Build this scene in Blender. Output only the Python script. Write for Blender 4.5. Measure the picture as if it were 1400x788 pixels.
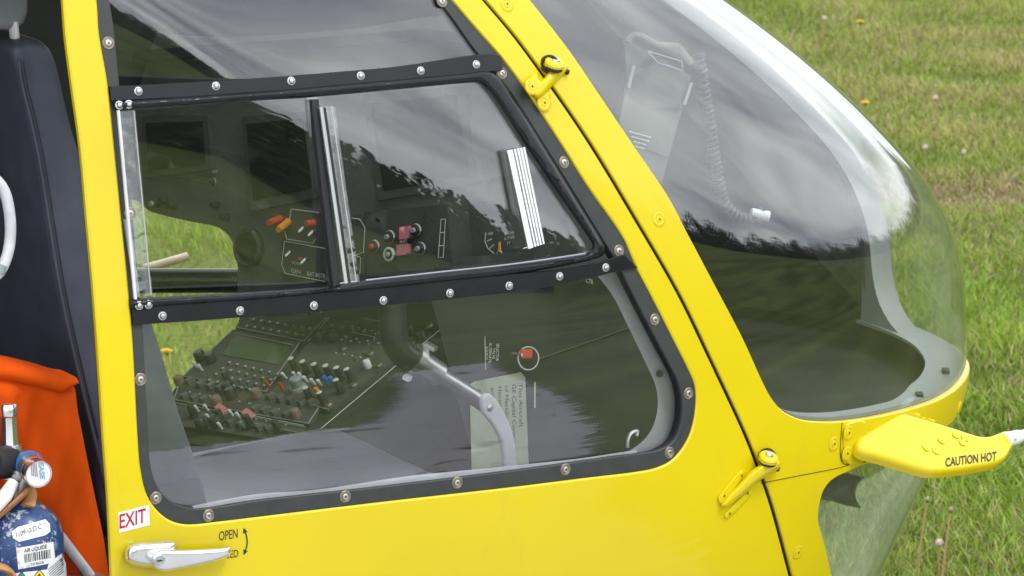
import bpy, math, random
import numpy as np
from mathutils import Vector, Matrix, geometry

random.seed(5); RNG = np.random.default_rng(5)
for o in list(bpy.data.objects): bpy.data.objects.remove(o)
SC = bpy.context.scene
COL = SC.collection

# ------------------------------------------------------------------ camera
YAW, PITCH, FPX = math.radians(30), math.radians(12.5), 6090.0
D3 = np.array([math.sin(YAW)*math.cos(PITCH), math.cos(YAW)*math.cos(PITCH), -math.sin(PITCH)])
R3 = np.array([math.cos(YAW), -math.sin(YAW), 0.0]); U3 = np.cross(R3, D3)
CAM = np.array([0, -.76, 1.45]) - 7*D3
cd = bpy.data.cameras.new('camera'); cam = bpy.data.objects.new('camera', cd); COL.objects.link(cam)
cam.location = CAM
cam.rotation_euler = Matrix((R3, U3, -D3)).transposed().to_euler()
cd.sensor_width = 36; cd.lens = 36*FPX/1400; cd.clip_end = 3000; cd.clip_start = .1
cd.dof.use_dof = True; cd.dof.focus_distance = 7.05; cd.dof.aperture_fstop = 20
SC.camera = cam
SC.render.resolution_x = 1024; SC.render.resolution_y = 576

# ------------------------------------------------------------------ sky, sun, exposure
SUN_EL, SUN_AZ = math.radians(58), math.radians(-70)      # azimuth measured from +x towards +y
W = bpy.data.worlds.new('World'); SC.world = W; W.use_nodes = True
nt = W.node_tree; N = nt.nodes; N.clear()
def wn(t, **k):
    n = N.new(t)
    for a, b in k.items(): setattr(n, a, b)
    return n
sky = wn('ShaderNodeTexSky', sky_type='NISHITA', sun_disc=False, sun_elevation=SUN_EL, sun_rotation=math.pi/2-SUN_AZ)
bg1 = wn('ShaderNodeBackground'); bg1.inputs[1].default_value = .1
nt.links.new(sky.outputs[0], bg1.inputs[0])
tc = wn('ShaderNodeTexCoord'); sp = wn('ShaderNodeSeparateXYZ'); nt.links.new(tc.outputs['Generated'], sp.inputs[0])
def wm(op, a, b=None):
    n = wn('ShaderNodeMath', operation=op)
    for i, v in enumerate((a, b)):
        if v is None: continue
        if isinstance(v, (int, float)): n.inputs[i].default_value = v
        else: nt.links.new(v, n.inputs[i])
    return n.outputs[0]
zz = wm('ADD', wm('MAXIMUM', sp.outputs[2], 0.0), .22)
cb = wn('ShaderNodeCombineXYZ')
nt.links.new(wm('DIVIDE', sp.outputs[0], zz), cb.inputs[0]); nt.links.new(wm('DIVIDE', sp.outputs[1], zz), cb.inputs[1])
nz = wn('ShaderNodeTexNoise'); nz.inputs['Scale'].default_value = 1.35; nz.inputs['Detail'].default_value = 7
nz.inputs['Roughness'].default_value = .52; nz.inputs['Distortion'].default_value = .7
nt.links.new(cb.outputs[0], nz.inputs['Vector'])
cr = wn('ShaderNodeValToRGB'); nt.links.new(nz.outputs[0], cr.inputs[0])
e = cr.color_ramp.elements
e[0].position = .34; e[0].color = (.62, .66, .78, 1); e[1].position = .67; e[1].color = (1.85, 1.86, 1.90, 1)
x_ = cr.color_ramp.elements.new(.50); x_.color = (1.22, 1.25, 1.36, 1)
bg2 = wn('ShaderNodeBackground'); bg2.inputs[1].default_value = 1.0
nt.links.new(cr.outputs[0], bg2.inputs[0])
mx = wn('ShaderNodeMixShader'); mx.inputs[0].default_value = .88
nt.links.new(bg1.outputs[0], mx.inputs[1]); nt.links.new(bg2.outputs[0], mx.inputs[2])
wo = wn('ShaderNodeOutputWorld'); nt.links.new(mx.outputs[0], wo.inputs[0])
sd = bpy.data.lights.new('sun', 'SUN'); sd.energy = 0.9; sd.angle = math.radians(14); sd.color = (1, .97, .9)
sun = bpy.data.objects.new('sun', sd); COL.objects.link(sun)
sv = Vector((math.cos(SUN_EL)*math.cos(SUN_AZ), math.cos(SUN_EL)*math.sin(SUN_AZ), math.sin(SUN_EL)))
sun.rotation_euler = sv.to_track_quat('Z', 'Y').to_euler(); sun.location = (0, -4, 12)
vs = SC.view_settings; vs.view_transform = 'Standard'; vs.look = 'None'; vs.gamma = 1; vs.use_curve_mapping = False
vs.exposure = .69
SC.render.engine = 'CYCLES'
SC.cycles.max_bounces = 6; SC.cycles.diffuse_bounces = 3; SC.cycles.glossy_bounces = 4; SC.cycles.transparent_max_bounces = 28; SC.cycles.caustics_reflective = False; SC.cycles.caustics_refractive = False

# ------------------------------------------------------------------ materials
MATS = {}
def mat(name, col, rough=.5, metal=0, spec=.5, coat=0, noise=None, bump=None, trans=None, coatr=.05):
    """noise=(scale, amount) colour mottling; bump=(scale, strength)"""
    m = bpy.data.materials.new(name); m.use_nodes = True; t = m.node_tree
    b = t.nodes['Principled BSDF']
    b.inputs['Base Color'].default_value = (*col, 1); b.inputs['Roughness'].default_value = rough
    b.inputs['Metallic'].default_value = metal; b.inputs['Specular IOR Level'].default_value = spec
    b.inputs['Coat Weight'].default_value = coat; b.inputs['Coat Roughness'].default_value = coatr
    c = t.nodes.new('ShaderNodeTexCoord')
    if noise:
        n = t.nodes.new('ShaderNodeTexNoise'); n.inputs['Scale'].default_value = noise[0]; n.inputs['Detail'].default_value = 6
        t.links.new(c.outputs['Object'], n.inputs['Vector'])
        r = t.nodes.new('ShaderNodeValToRGB'); a = noise[1]
        r.color_ramp.elements[0].position = .3; r.color_ramp.elements[1].position = .7
        r.color_ramp.elements[0].color = (*[v*(1-a) for v in col], 1); r.color_ramp.elements[1].color = (*[min(1, v*(1+a)) for v in col], 1)
        t.links.new(n.outputs[0], r.inputs[0]); t.links.new(r.outputs[0], b.inputs['Base Color'])
        mr = t.nodes.new('ShaderNodeMapRange'); mr.inputs['To Min'].default_value = rough*.8; mr.inputs['To Max'].default_value = min(1, rough*1.25)
        t.links.new(n.outputs[0], mr.inputs[0]); t.links.new(mr.outputs[0], b.inputs['Roughness'])
    if bump:
        n = t.nodes.new('ShaderNodeTexNoise'); n.inputs['Scale'].default_value = bump[0]; n.inputs['Detail'].default_value = 4
        t.links.new(c.outputs['Object'], n.inputs['Vector'])
        q = t.nodes.new('ShaderNodeBump'); q.inputs['Strength'].default_value = bump[1]; q.inputs['Distance'].default_value = .002
        t.links.new(n.outputs[0], q.inputs['Height']); t.links.new(q.outputs[0], b.inputs['Normal'])
    MATS[name] = m
    return m
YEL = (.655, .520, .002)
mat('yellow_paint', YEL, .34, spec=.35, coat=.35, coatr=.05, noise=(2.6, .045))
def grime(m):
    # faint dust specks and wipe streaks over the paint
    t = m.node_tree; b = t.nodes['Principled BSDF']; L = t.links.new; src = b.inputs['Base Color'].links[0].from_socket
    c = t.nodes.new('ShaderNodeTexCoord'); mp = t.nodes.new('ShaderNodeMapping'); mp.inputs['Scale'].default_value = (9, 9, 2.2); mp.inputs['Rotation'].default_value = (0, .35, 0); L(c.outputs['Object'], mp.inputs['Vector'])
    n = t.nodes.new('ShaderNodeTexNoise'); n.inputs['Scale'].default_value = 1.6; n.inputs['Detail'].default_value = 9; n.inputs['Roughness'].default_value = .72; L(mp.outputs[0], n.inputs['Vector'])
    r = t.nodes.new('ShaderNodeValToRGB'); L(n.outputs[0], r.inputs[0]); r.color_ramp.elements[0].position = .56; r.color_ramp.elements[0].color = (0, 0, 0, 1); r.color_ramp.elements[1].position = .82; r.color_ramp.elements[1].color = (.35, .35, .35, 1)
    v = t.nodes.new('ShaderNodeTexVoronoi'); v.inputs['Scale'].default_value = 42; L(c.outputs['Object'], v.inputs['Vector'])
    lt = t.nodes.new('ShaderNodeMath'); lt.operation = 'LESS_THAN'; lt.inputs[1].default_value = .032; L(v.outputs['Distance'], lt.inputs[0])
    sc = t.nodes.new('ShaderNodeMath'); sc.operation = 'MULTIPLY'; sc.inputs[1].default_value = .45; L(lt.outputs[0], sc.inputs[0])
    ad = t.nodes.new('ShaderNodeMath'); ad.operation = 'MAXIMUM'; L(r.outputs[0], ad.inputs[0]); L(sc.outputs[0], ad.inputs[1])
    mx = t.nodes.new('ShaderNodeMixRGB'); L(ad.outputs[0], mx.inputs[0]); L(src, mx.inputs[1]); mx.inputs[2].default_value = (.46, .36, .05, 1); L(mx.outputs[0], b.inputs['Base Color'])
grime(MATS['yellow_paint'])
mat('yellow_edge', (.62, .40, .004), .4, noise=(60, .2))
mat('black_frame', (.009, .010, .011), .2, spec=.32, noise=(25, .2))
mat('rubber_seal', (.030, .035, .033), .5, noise=(40, .15))
mat('black_rubber', (.012, .012, .013), .6)
mat('dark_gap', (.006, .006, .006), .9)
mat('screw_steel', (.62, .61, .58), .32, metal=.95, noise=(300, .2))
mat('screw_socket', (.02, .02, .02), .6)
mat('screw_brass', (.26, .22, .16), .42, metal=.8, noise=(300, .25))
mat('chrome', (.80, .81, .80), .24, metal=1, noise=(30, .06))
mat('bare_metal', (.55, .56, .55), .33, metal=.9, noise=(80, .1))
mat('panel_dark', (.045, .050, .045), .8, spec=.2, noise=(20, .15))
mat('panel_box', (.075, .083, .075), .8, spec=.2, noise=(20, .12))
mat('knob_black', (.022, .024, .024), .4)
mat('knob_grey', (.28, .33, .33), .45)
mat('knob_brown', (.21, .15, .12), .55)
mat('print_white', (.62, .64, .58), .6)
mat('white_plastic', (.78, .79, .78), .35, noise=(40, .06))
mat('key_face', (.085, .095, .09), .45)
mat('red_guard', (.70, .24, .27), .4)
mat('orange_knob', (.75, .27, .02), .4)
mat('red_knob', (.55, .06, .03), .4)
mat('blue_knob', (.02, .20, .60), .4)
mat('amber', (.72, .42, .03), .4)
mat('green_screen', (.045, .095, .018), .6, spec=.2)
mat('panel_grey', (.115, .128, .112), .75, spec=.25, noise=(20, .12))
mat('grip_grey', (.035, .038, .038), .28)
mat('inner_grey', (.29, .305, .315), .5, noise=(15, .08))
mat('inner_pale', (.60, .61, .63), .45, noise=(15, .08))
mat('liner', (.028, .031, .029), .7, noise=(12, .2))
mat('navy_vinyl', (.062, .072, .098), .42, noise=(18, .15), bump=(240, .12))
mat('seat_grey', (.10, .12, .13), .48, noise=(14, .15), bump=(200, .15))
mat('seat_blue', (.105, .122, .140), .42, noise=(10, .18), bump=(90, .25))
mat('headrest_grey', (.20, .23, .235), .5, noise=(20, .1))
mat('orange_fabric', (.74, .085, .002), .8, spec=.15, noise=(7, .12), bump=(12, .5))
mat('hose_white', (.66, .68, .70), .4, noise=(60, .12))
mat('cyl_blue', (.014, .055, .165), .38, noise=(25, .3), coat=.3)
mat('tan_strap', (.42, .20, .07), .6, noise=(60, .3))
mat('paper', (.80, .80, .79), .55, noise=(40, .03))
mat('ink', (.02, .02, .022), .6)
mat('ink_red', (.42, .01, .025), .6)
mat('ink_cyan', (.15, .42, .55), .6)
mat('hazard_yellow', (.85, .62, .03), .5)
mat('hazard_green', (.03, .33, .25), .5)
mat('cream', (.70, .62, .50), .45, noise=(30, .1))
mat('placard', (.34, .40, .28), .5, noise=(30, .1))
mat('shade_grey', (.035, .039, .040), .75, noise=(4, .25))
mat('tar', (.05, .05, .05), .8)

def glass(name, f0=.05, tint=(1, 1, 1), haze=.0, wob=(3, .0), smear=.0, even=.0):
    m = bpy.data.materials.new(name); m.use_nodes = True; t = m.node_tree; t.nodes.clear()
    nw = t.nodes.new; L = t.links.new
    out = nw('ShaderNodeOutputMaterial'); tr = nw('ShaderNodeBsdfTransparent'); tr.inputs[0].default_value = (*tint, 1)
    gl = nw('ShaderNodeBsdfGlossy'); gl.inputs['Roughness'].default_value = .0; gl.inputs[0].default_value = (1, 1, 1, 1)
    c = nw('ShaderNodeTexCoord')
    n = nw('ShaderNodeTexNoise'); n.inputs['Scale'].default_value = wob[0]; n.inputs['Detail'].default_value = 0
    L(c.outputs['Object'], n.inputs['Vector'])
    b = nw('ShaderNodeBump'); b.inputs['Strength'].default_value = 1; b.inputs['Distance'].default_value = wob[1]
    L(n.outputs[0], b.inputs['Height'])
    if wob[1] > 0: L(b.outputs[0], gl.inputs['Normal'])
    g = nw('ShaderNodeNewGeometry'); dt = nw('ShaderNodeVectorMath'); dt.operation = 'DOT_PRODUCT'
    L(g.outputs['Normal'], dt.inputs[0]); L(g.outputs['Incoming'], dt.inputs[1])
    def mth(op, a, bb=None):
        q = nw('ShaderNodeMath'); q.operation = op
        for i, v in enumerate((a, bb)):
            if v is None: continue
            if isinstance(v, (int, float)): q.inputs[i].default_value = v
            else: L(v, q.inputs[i])
        return q.outputs[0]
    k = mth('POWER', mth('SUBTRACT', 1.0, mth('ABSOLUTE', dt.outputs['Value'])), 5.0)
    fac = mth('ADD', mth('MULTIPLY', k, 1-f0), f0)
    mx = nw('ShaderNodeMixShader'); L(fac, mx.inputs[0]); L(tr.outputs[0], mx.inputs[1]); L(gl.outputs[0], mx.inputs[2])
    last = mx.outputs[0]
    if haze:
        # dust film: fine speckle over a faint smear
        df = nw('ShaderNodeBsdfDiffuse'); df.inputs[0].default_value = (.62, .64, .58, 1)
        n2 = nw('ShaderNodeTexNoise'); n2.inputs['Scale'].default_value = 5; n2.inputs['Detail'].default_value = 8; n2.inputs['Roughness'].default_value = .7
        L(c.outputs['Object'], n2.inputs['Vector'])
        v = nw('ShaderNodeTexVoronoi'); v.inputs['Scale'].default_value = 70; L(c.outputs['Object'], v.inputs['Vector'])
        spk = mth('LESS_THAN', v.outputs['Distance'], .055)
        spk = mth('MULTIPLY', spk, mth('GREATER_THAN', n2.outputs[0], .56))
        f = mth('ADD', mth('ADD', mth('MULTIPLY', mth('MAXIMUM', mth('SUBTRACT', n2.outputs[0], .3), 0.0), haze*3), even), mth('MULTIPLY', spk, smear))
        m2 = nw('ShaderNodeMixShader'); L(f, m2.inputs[0]); L(last, m2.inputs[1]); L(df.outputs[0], m2.inputs[2]); last = m2.outputs[0]
    L(last, out.inputs[0]); MATS[name] = m
glass('pane_glass', .066, haze=.004, smear=.22)
glass('bubble_glass', .080, tint=(.97, .985, .96), haze=.006, smear=.2)
glass('chin_glass', .05, tint=(.92, .94, .88), haze=.006, smear=.1, even=.03)
glass('clear_strip', .07, tint=(.94, .96, .94), haze=.010, wob=(55, .0012), smear=.30)
mat('clear_edge', (.42, .44, .42), .35)
mat('dark_screen', (.020, .027, .018), .5, spec=.25)
mat('glint_white', (.88, .89, .88), .25)

# ------------------------------------------------------------------ fuselage skin: horizontal sections are superellipses
ZC = np.array([.40, .55, .7, .85, .95, 1.03, 1.1, 1.2, 1.3, 1.42, 1.55, 1.7, 1.85, 2.0, 2.15])
LC = np.array([.84, .9806, 1.0815, 1.1612, 1.2181, 1.2598, 1.2763, 1.275, 1.2616, 1.1987, 1.073, .8875, .66, .38, .05])
WP = [-0.08599027186149778, 0.48881057595974153, -0.9516735066105527, 0.45624509707903776, 0.4770981126720634, 0.38588953329035025]
X0, SN = -.35, 2.5
LM = np.gradient(LC, ZC)
def Lz(z):
    i = np.clip(np.searchsorted(ZC, z)-1, 0, len(ZC)-2); h = ZC[i+1]-ZC[i]; t = np.clip((z-ZC[i])/h, 0, 1)
    return (2*t**3-3*t**2+1)*LC[i]+(t**3-2*t**2+t)*h*LM[i]+(3*t**2-2*t**3)*LC[i+1]+(t**3-t**2)*h*LM[i+1]
def Wz(z): return np.polyval(WP, z)
def Ff(p, off=0.0):
    x, y, z = p[..., 0], p[..., 1], p[..., 2]
    return (np.maximum(x-X0, 0)/(Lz(z)+off-X0))**SN + (np.abs(y)/(Wz(z)+off))**SN - 1
def Nf(p):
    e = 1e-3; g = np.stack([Ff(p+e*k)-Ff(p-e*k) for k in np.eye(3)], -1)
    return g/np.linalg.norm(g, axis=-1, keepdims=True)
def rays(px):
    px = np.atleast_2d(np.asarray(px, float))
    v = D3+R3*((px[:, :1]-700)/FPX)-U3*((px[:, 1:]-394)/FPX)
    return v/np.linalg.norm(v, axis=1, keepdims=True)
def hit(px, off=0.0):
    v = rays(px); off = np.broadcast_to(np.asarray(off, float), (len(v),))
    T = np.linspace(5.2, 8.6, 240); p = CAM+T[None, :, None]*v[:, None, :]
    f = Ff(p, off[:, None]); i = np.maximum(np.argmax(f < 0, axis=1), 1); i = np.where((f < 0).any(1), i, f.argmin(1))
    i = np.clip(i, 1, len(T)-1); a, b = T[i-1], T[i]
    for _ in range(26):
        m = (a+b)/2; g = Ff(CAM+m[:, None]*v, off) < 0; b = np.where(g, m, b); a = np.where(g, a, m)
    return CAM+((a+b)/2)[:, None]*v
# arc-length parameter s (cm) round the section, 0 at the nose centre, + on the right side
_ph = np.linspace(0, np.pi/2, 60001)
_x = X0+(Lz(np.array(1.25))-X0)*np.cos(_ph)**(2/SN); _y = Wz(1.25)*np.sin(_ph)**(2/SN)
_s = np.concatenate([[0], np.cumsum(np.hypot(np.diff(_x), np.diff(_y)))])*100
S90 = _s[-1]
def smap(st, off=0.0):
    """(s cm, z cm) -> points on the skin"""
    st = np.atleast_2d(np.asarray(st, float)); s, z = st[:, 0], st[:, 1]/100; a = np.abs(s)
    ph = np.interp(a, _s, _ph)
    x = np.where(a <= S90, X0+(Lz(z)-X0)*np.cos(ph)**(2/SN), X0-(a-S90)/100)
    y = np.where(a <= S90, Wz(z)*np.sin(ph)**(2/SN), Wz(z))
    p = np.stack([x, -np.sign(s+1e-12)*y, z], -1)
    return p+Nf(p)*np.broadcast_to(np.asarray(off, float), (len(p),))[:, None]
def sinv(p):
    x, y, z = p[:, 0], p[:, 1], p[:, 2]
    c = np.maximum((x-X0)/(Lz(z)-X0), 0)**(SN/2); k = (np.abs(y)/Wz(z))**(SN/2)
    s = np.where(x >= X0, np.interp(np.arctan2(k, c), _ph, _s), S90+(X0-x)*100)
    return np.stack([-np.sign(y)*s, z*100], -1)
def uv(px): return sinv(hit(px))

# ------------------------------------------------------------------ generic builders
def dens(pts, step, closed=True):
    pts = [np.array(p, float) for p in pts]; out = []
    for i in range(len(pts) if closed else len(pts)-1):
        a, b = pts[i], pts[(i+1) % len(pts)]; n = max(1, int(math.ceil(np.linalg.norm(b-a)/step)))
        out += [a+(b-a)*k/n for k in range(n)]
    if not closed: out.append(pts[-1])
    return np.array(out)
def crom(pts, step, closed=True):
    P = [np.array(p, float) for p in pts]; n = len(P); out = []
    for i in range(n if closed else n-1):
        g = lambda k: P[k % n] if closed else P[min(max(k, 0), n-1)]
        a, b, c, d = g(i-1), g(i), g(i+1), g(i+2); m = max(1, int(math.ceil(np.linalg.norm(c-b)/step)))
        ta = max(np.linalg.norm(b-a), 1e-6)**.5; tb = max(np.linalg.norm(c-b), 1e-6)**.5; td = max(np.linalg.norm(d-c), 1e-6)**.5
        m1 = (c-b)+tb*((b-a)/ta-(c-a)/(ta+tb)); m2 = (c-b)+tb*((d-c)/td-(d-b)/(tb+td))
        for k in range(m):
            t = k/m; out.append((2*t**3-3*t*t+1)*b+(t**3-2*t*t+t)*m1+(3*t*t-2*t**3)*c+(t**3-t*t)*m2)
    if not closed: out.append(P[-1])
    return np.array(out)
def inside(P, poly):
    x, y = P[:, 0], P[:, 1]; r = np.zeros(len(P), bool); q = np.roll(poly, -1, 0)
    for (ax, ay), (bx, by) in zip(poly, q):
        c = (ay > y) != (by > y)
        if abs(by-ay) > 1e-12: r ^= c & (x < (bx-ax)*(y-ay)/(by-ay)+ax)
    return r
def segdist(P, loops):
    d = np.full(len(P), 1e9)
    for l in loops:
        q = np.roll(l, -1, 0)
        for a, b in zip(l, q):
            ab = b-a; L = ab@ab
            if L < 1e-14: continue
            t = np.clip(((P-a)@ab)/L, 0, 1); d = np.minimum(d, np.linalg.norm(P-a-t[:, None]*ab, axis=1))
    return d
def link(name, me, material, parent=None):
    o = bpy.data.objects.new(name, me); COL.objects.link(o)
    if material: me.materials.clear(); me.materials.append(MATS[material])
    if parent: o.parent = parent
    return o
def mesh(name, V, Fc, material, parent=None, smooth=True, normals=None, flat=None):
    me = bpy.data.meshes.new(name); me.from_pydata([tuple(map(float, v)) for v in V], [], [tuple(map(int, f)) for f in Fc]); me.update()
    if smooth: me.polygons.foreach_set('use_smooth', [True]*len(me.polygons))
    if normals is not None: me.normals_split_custom_set_from_vertices([tuple(map(float, n)) for n in normals])
    return link(name, me, material, parent)
def tag(o, label=None, cat=None, group=None, kind=None):
    for k, v in (('label', label), ('category', cat), ('group', group), ('kind', kind)):
        if v: o[k] = v
    return o
def empty(name, loc=(0, 0, 0)):
    o = bpy.data.objects.new(name, None); o.location = loc; o.empty_display_size = .1; COL.objects.link(o); return o
def bevelmod(o, w, seg=3, ang=35):
    b = o.modifiers.new('bevel', 'BEVEL'); b.width = w; b.segments = seg; b.limit_method = 'ANGLE'; b.angle_limit = math.radians(ang)
    return o

def tri(outer, holes, res, band=0.0):
    """triangulate a 2D region: returns points, triangles, list of boundary loops (indices)"""
    loops = [outer]+list(holes)
    lo, hi = outer.min(0), outer.max(0)
    gx, gy = np.meshgrid(np.arange(lo[0]+res/2, hi[0], res), np.arange(lo[1]+res/2, hi[1], res))
    gx = gx+(np.arange(gx.shape[0]) % 2)[:, None]*res/2
    G = np.stack([gx.ravel(), gy.ravel()], -1)
    if len(G):
        m = inside(G, outer)
        for h in holes: m &= ~inside(G, h)
        G = G[m]
        if len(G): G = G[segdist(G, loops) > (res*.45 if not band else band*1.12)]
    if band:   # rings that follow the rim, so that a rounded edge stays smooth
        for fr in (.12, .35, .65, 1.0):
            for li, l in enumerate(loops):
                q = inset(l, band*fr*(1 if li == 0 else -1))
                m = inside(q, outer)
                for h in holes: m &= ~inside(q, h)
                q = q[m]
                if len(q): q = q[segdist(q, loops) > band*fr*.93]
                if len(q): G = np.concatenate([G, q])
    pts = np.concatenate(loops+[G]); edges = []; k = 0; idx = []
    for l in loops:
        n = len(l); idx.append(list(range(k, k+n))); edges += [(k+i, k+(i+1) % n) for i in range(n)]; k += n
    vo, eo, fo, ov, oe, of = geometry.delaunay_2d_cdt([Vector(p) for p in pts], edges, [], 0, 1e-7)
    # map back to input order
    V = np.array([(v.x, v.y) for v in vo]); T = np.array([f for f in fo])
    c = V[T].mean(1); m = inside(c, outer)
    for h in holes: m &= ~inside(c, h)
    T = T[m]
    a = V[T[:, 1]]-V[T[:, 0]]; b = V[T[:, 2]]-V[T[:, 0]]; cr = a[:, 0]*b[:, 1]-a[:, 1]*b[:, 0]
    T = np.where((cr < 0)[:, None], T[:, ::-1], T)
    # boundary edges from the triangles themselves
    from collections import Counter
    E = Counter()
    for t in T:
        for i in range(3): E[(t[i], t[(i+1) % 3])] += 1
    B = [(a, b) for (a, b) in E if (b, a) not in E]
    return V, T, B
def inset(poly, w):
    """shrink a closed loop by w to its left side (ccw = inward)"""
    a = np.roll(poly, 1, 0); b = np.roll(poly, -1, 0); t = b-a; t /= np.maximum(np.linalg.norm(t, axis=1, keepdims=True), 1e-9)
    return poly+np.stack([-t[:, 1], t[:, 0]], -1)*w
def ccw(p):
    q = np.roll(p, -1, 0); return p if (p[:, 0]*q[:, 1]-q[:, 0]*p[:, 1]).sum() > 0 else p[::-1]
def shell(name, outer, holes, mapf, top, thick, material, parent, res=2.0, bev=0.0, flip=False, nrm=None):
    """slab with a chamfered rim: 2D region -> mapf(points, height); nrm(points3d) gives front normals"""
    outer = ccw(np.asarray(outer)); holes = [ccw(np.asarray(h)) for h in holes]
    if bev:
        io = inset(outer, bev); ih = [inset(h, -bev) for h in holes]
    else: io, ih = outer, holes
    V2, T, B = tri(io, ih, res)
    Pt = mapf(V2, top)
    V, Fc = list(Pt), [tuple(t) for t in T]
    Nn = list(nrm(V2, top)) if nrm is not None else None
    # back sheet
    k = len(V); Pb = mapf(V2, top-thick); V += list(Pb); Fc += [(t[0]+k, t[2]+k, t[1]+k) for t in T]
    if Nn is not None: Nn += list(-nrm(V2, top-thick))
    def strip(a, ha, b, hb, rev):
        nonlocal V, Fc, Nn
        A, Bq = mapf(a, ha), mapf(b, hb); n = len(a); k = len(V); V += list(A)+list(Bq)
        cent = np.zeros((2*n, 3))
        for i in range(n):
            j = (i+1) % n
            f = (k+i, k+j, k+n+j, k+n+i); Fc.append(f if not rev else f[::-1])
            fn = np.cross(A[j]-A[i], Bq[i]-A[i]); fn = fn if not rev else -fn
            for q in (i, j, n+i, n+j): cent[q] += fn
        if flip: cent = -cent
        if Nn is not None: Nn += list(cent/np.maximum(np.linalg.norm(cent, axis=1, keepdims=True), 1e-12))
    for l, il, rev in [(outer, io, True)]+[(h, i, False) for h, i in zip(holes, ih)]:
        if bev: strip(il, top, l, top-bev*.01*.8, rev)
        strip(l, top-(bev*.01*.8 if bev else 0), l, top-thick, rev)
    if bev:   # keep the back sheet joined to the wall
        for l, il, rev in [(outer, io, True)]+[(h, i, False) for h, i in zip(holes, ih)]:
            strip(l, top-thick, il, top-thick, rev)
    if flip:
        Fc = [f[::-1] for f in Fc]
    return mesh(name, V, Fc, material, parent, True, Nn)
def skin(name, outer_px, holes_px=(), off=0.0, thick=.004, material='yellow_paint', parent=None, res=2.0, bev=0.0, mirror=False, raw=False, bulge=None):
    """slab lying on the fuselage skin; outlines in photo pixels turned into skin coordinates"""
    cv = (lambda l: np.asarray(l, float)) if raw else (lambda l: uv(l))
    def mp(st, h):
        hh = h+(bulge(st) if bulge is not None else 0.0)
        p = smap(st, hh)
        if mirror: p = p*np.array([1, -1, 1])
        return p
    def nr(st, h):
        if bulge is None:
            p = mp(st, h); q = p*np.array([1, -1, 1]) if mirror else p
            n = Nf(q); return n*np.array([1, -1, 1]) if mirror else n
        e_ = .08; a = mp(st+np.array([e_, 0]), h)-mp(st-np.array([e_, 0]), h); b = mp(st+np.array([0, e_]), h)-mp(st-np.array([0, e_]), h)
        n = np.cross(a, b); n /= np.linalg.norm(n, axis=1, keepdims=True)
        return n*np.sign((n*Nf(mp(st, h))).sum(1))[:, None]
    # the (s, z) frame is left-handed seen from outside on the right side -> flip there
    return shell(name, cv(outer_px), [cv(h) for h in holes_px], mp, off, thick, material, parent, res, bev, flip=not mirror, nrm=nr)

class MB:
    def __init__(s): s.V, s.F = [], []
    def add(s, V, F):
        k = len(s.V); s.V += [tuple(v) for v in V]; s.F += [tuple(i+k for i in f) for f in F]; return s
    def lathe(s, prof, n=20, M=None, cap=True):
        """prof: [(r, z)...] bottom to top round local z"""
        V, F = [], []
        for r, z in prof:
            for i in range(n): a = 2*math.pi*i/n; V.append(Vector((r*math.cos(a), r*math.sin(a), z)))
        for j in range(len(prof)-1):
            for i in range(n): F.append((j*n+i, j*n+(i+1) % n, (j+1)*n+(i+1) % n, (j+1)*n+i))
        if cap: F.append(tuple(range(n))[::-1]); F.append(tuple(range((len(prof)-1)*n, len(prof)*n)))
        if M is not None: V = [M @ v for v in V]
        return s.add(V, F)
    def box(s, c, h, M=None):
        V = [Vector((c[0]+a*h[0], c[1]+b*h[1], c[2]+d*h[2])) for a in (-1, 1) for b in (-1, 1) for d in (-1, 1)]
        F = [(0, 1, 3, 2), (4, 6, 7, 5), (0, 4, 5, 1), (2, 3, 7, 6), (0, 2, 6, 4), (1, 5, 7, 3)]
        if M is not None: V = [M @ v for v in V]
        return s.add(V, F)
    def tube(s, path, r, n=12, cap=True, flat=1.0):
        P = [Vector(p) for p in path]; R = r if hasattr(r, '__len__') else [r]*len(P); V, F = [], []
        t0 = (P[1]-P[0]).normalized(); up = Vector((0, 0, 1)) if abs(t0.z) < .9 else Vector((1, 0, 0)); nx = t0.cross(up).normalized()
        for k, p in enumerate(P):
            t = (P[min(k+1, len(P)-1)]-P[max(k-1, 0)]).normalized(); nx = (nx-t*nx.dot(t)).normalized(); ny = t.cross(nx)
            for i in range(n): a = 2*math.pi*i/n; V.append(p+(nx*math.cos(a)+ny*math.sin(a)*flat)*R[k])
        for k in range(len(P)-1):
            for i in range(n): F.append((k*n+i, k*n+(i+1) % n, (k+1)*n+(i+1) % n, (k+1)*n+i))
        if cap: F.append(tuple(range(n))[::-1]); F.append(tuple(range((len(P)-1)*n, len(P)*n)))
        return s.add(V, F)
    def build(s, name, material, parent=None, smooth=True, sharp=38):
        o = mesh(name, s.V, s.F, material, parent, smooth)
        if smooth: o.data.set_sharp_from_angle(angle=math.radians(sharp))
        return o
def frame(p, n, xdir=None):
    """matrix: local z along n at p"""
    n = Vector(n).normalized(); x = Vector(xdir) if xdir is not None else Vector((0, 0, 1)).cross(n)
    if x.length < 1e-6: x = Vector((1, 0, 0))
    x = (x-n*x.dot(n)).normalized(); y = n.cross(x); m = Matrix((x, y, n)).transposed().to_4x4(); m.translation = Vector(p); return m
def inst(name, me, M, parent, material=None):
    o = bpy.data.objects.new(name, me); COL.objects.link(o); o.matrix_world = M
    if parent: o.parent = parent
    return o
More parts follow.
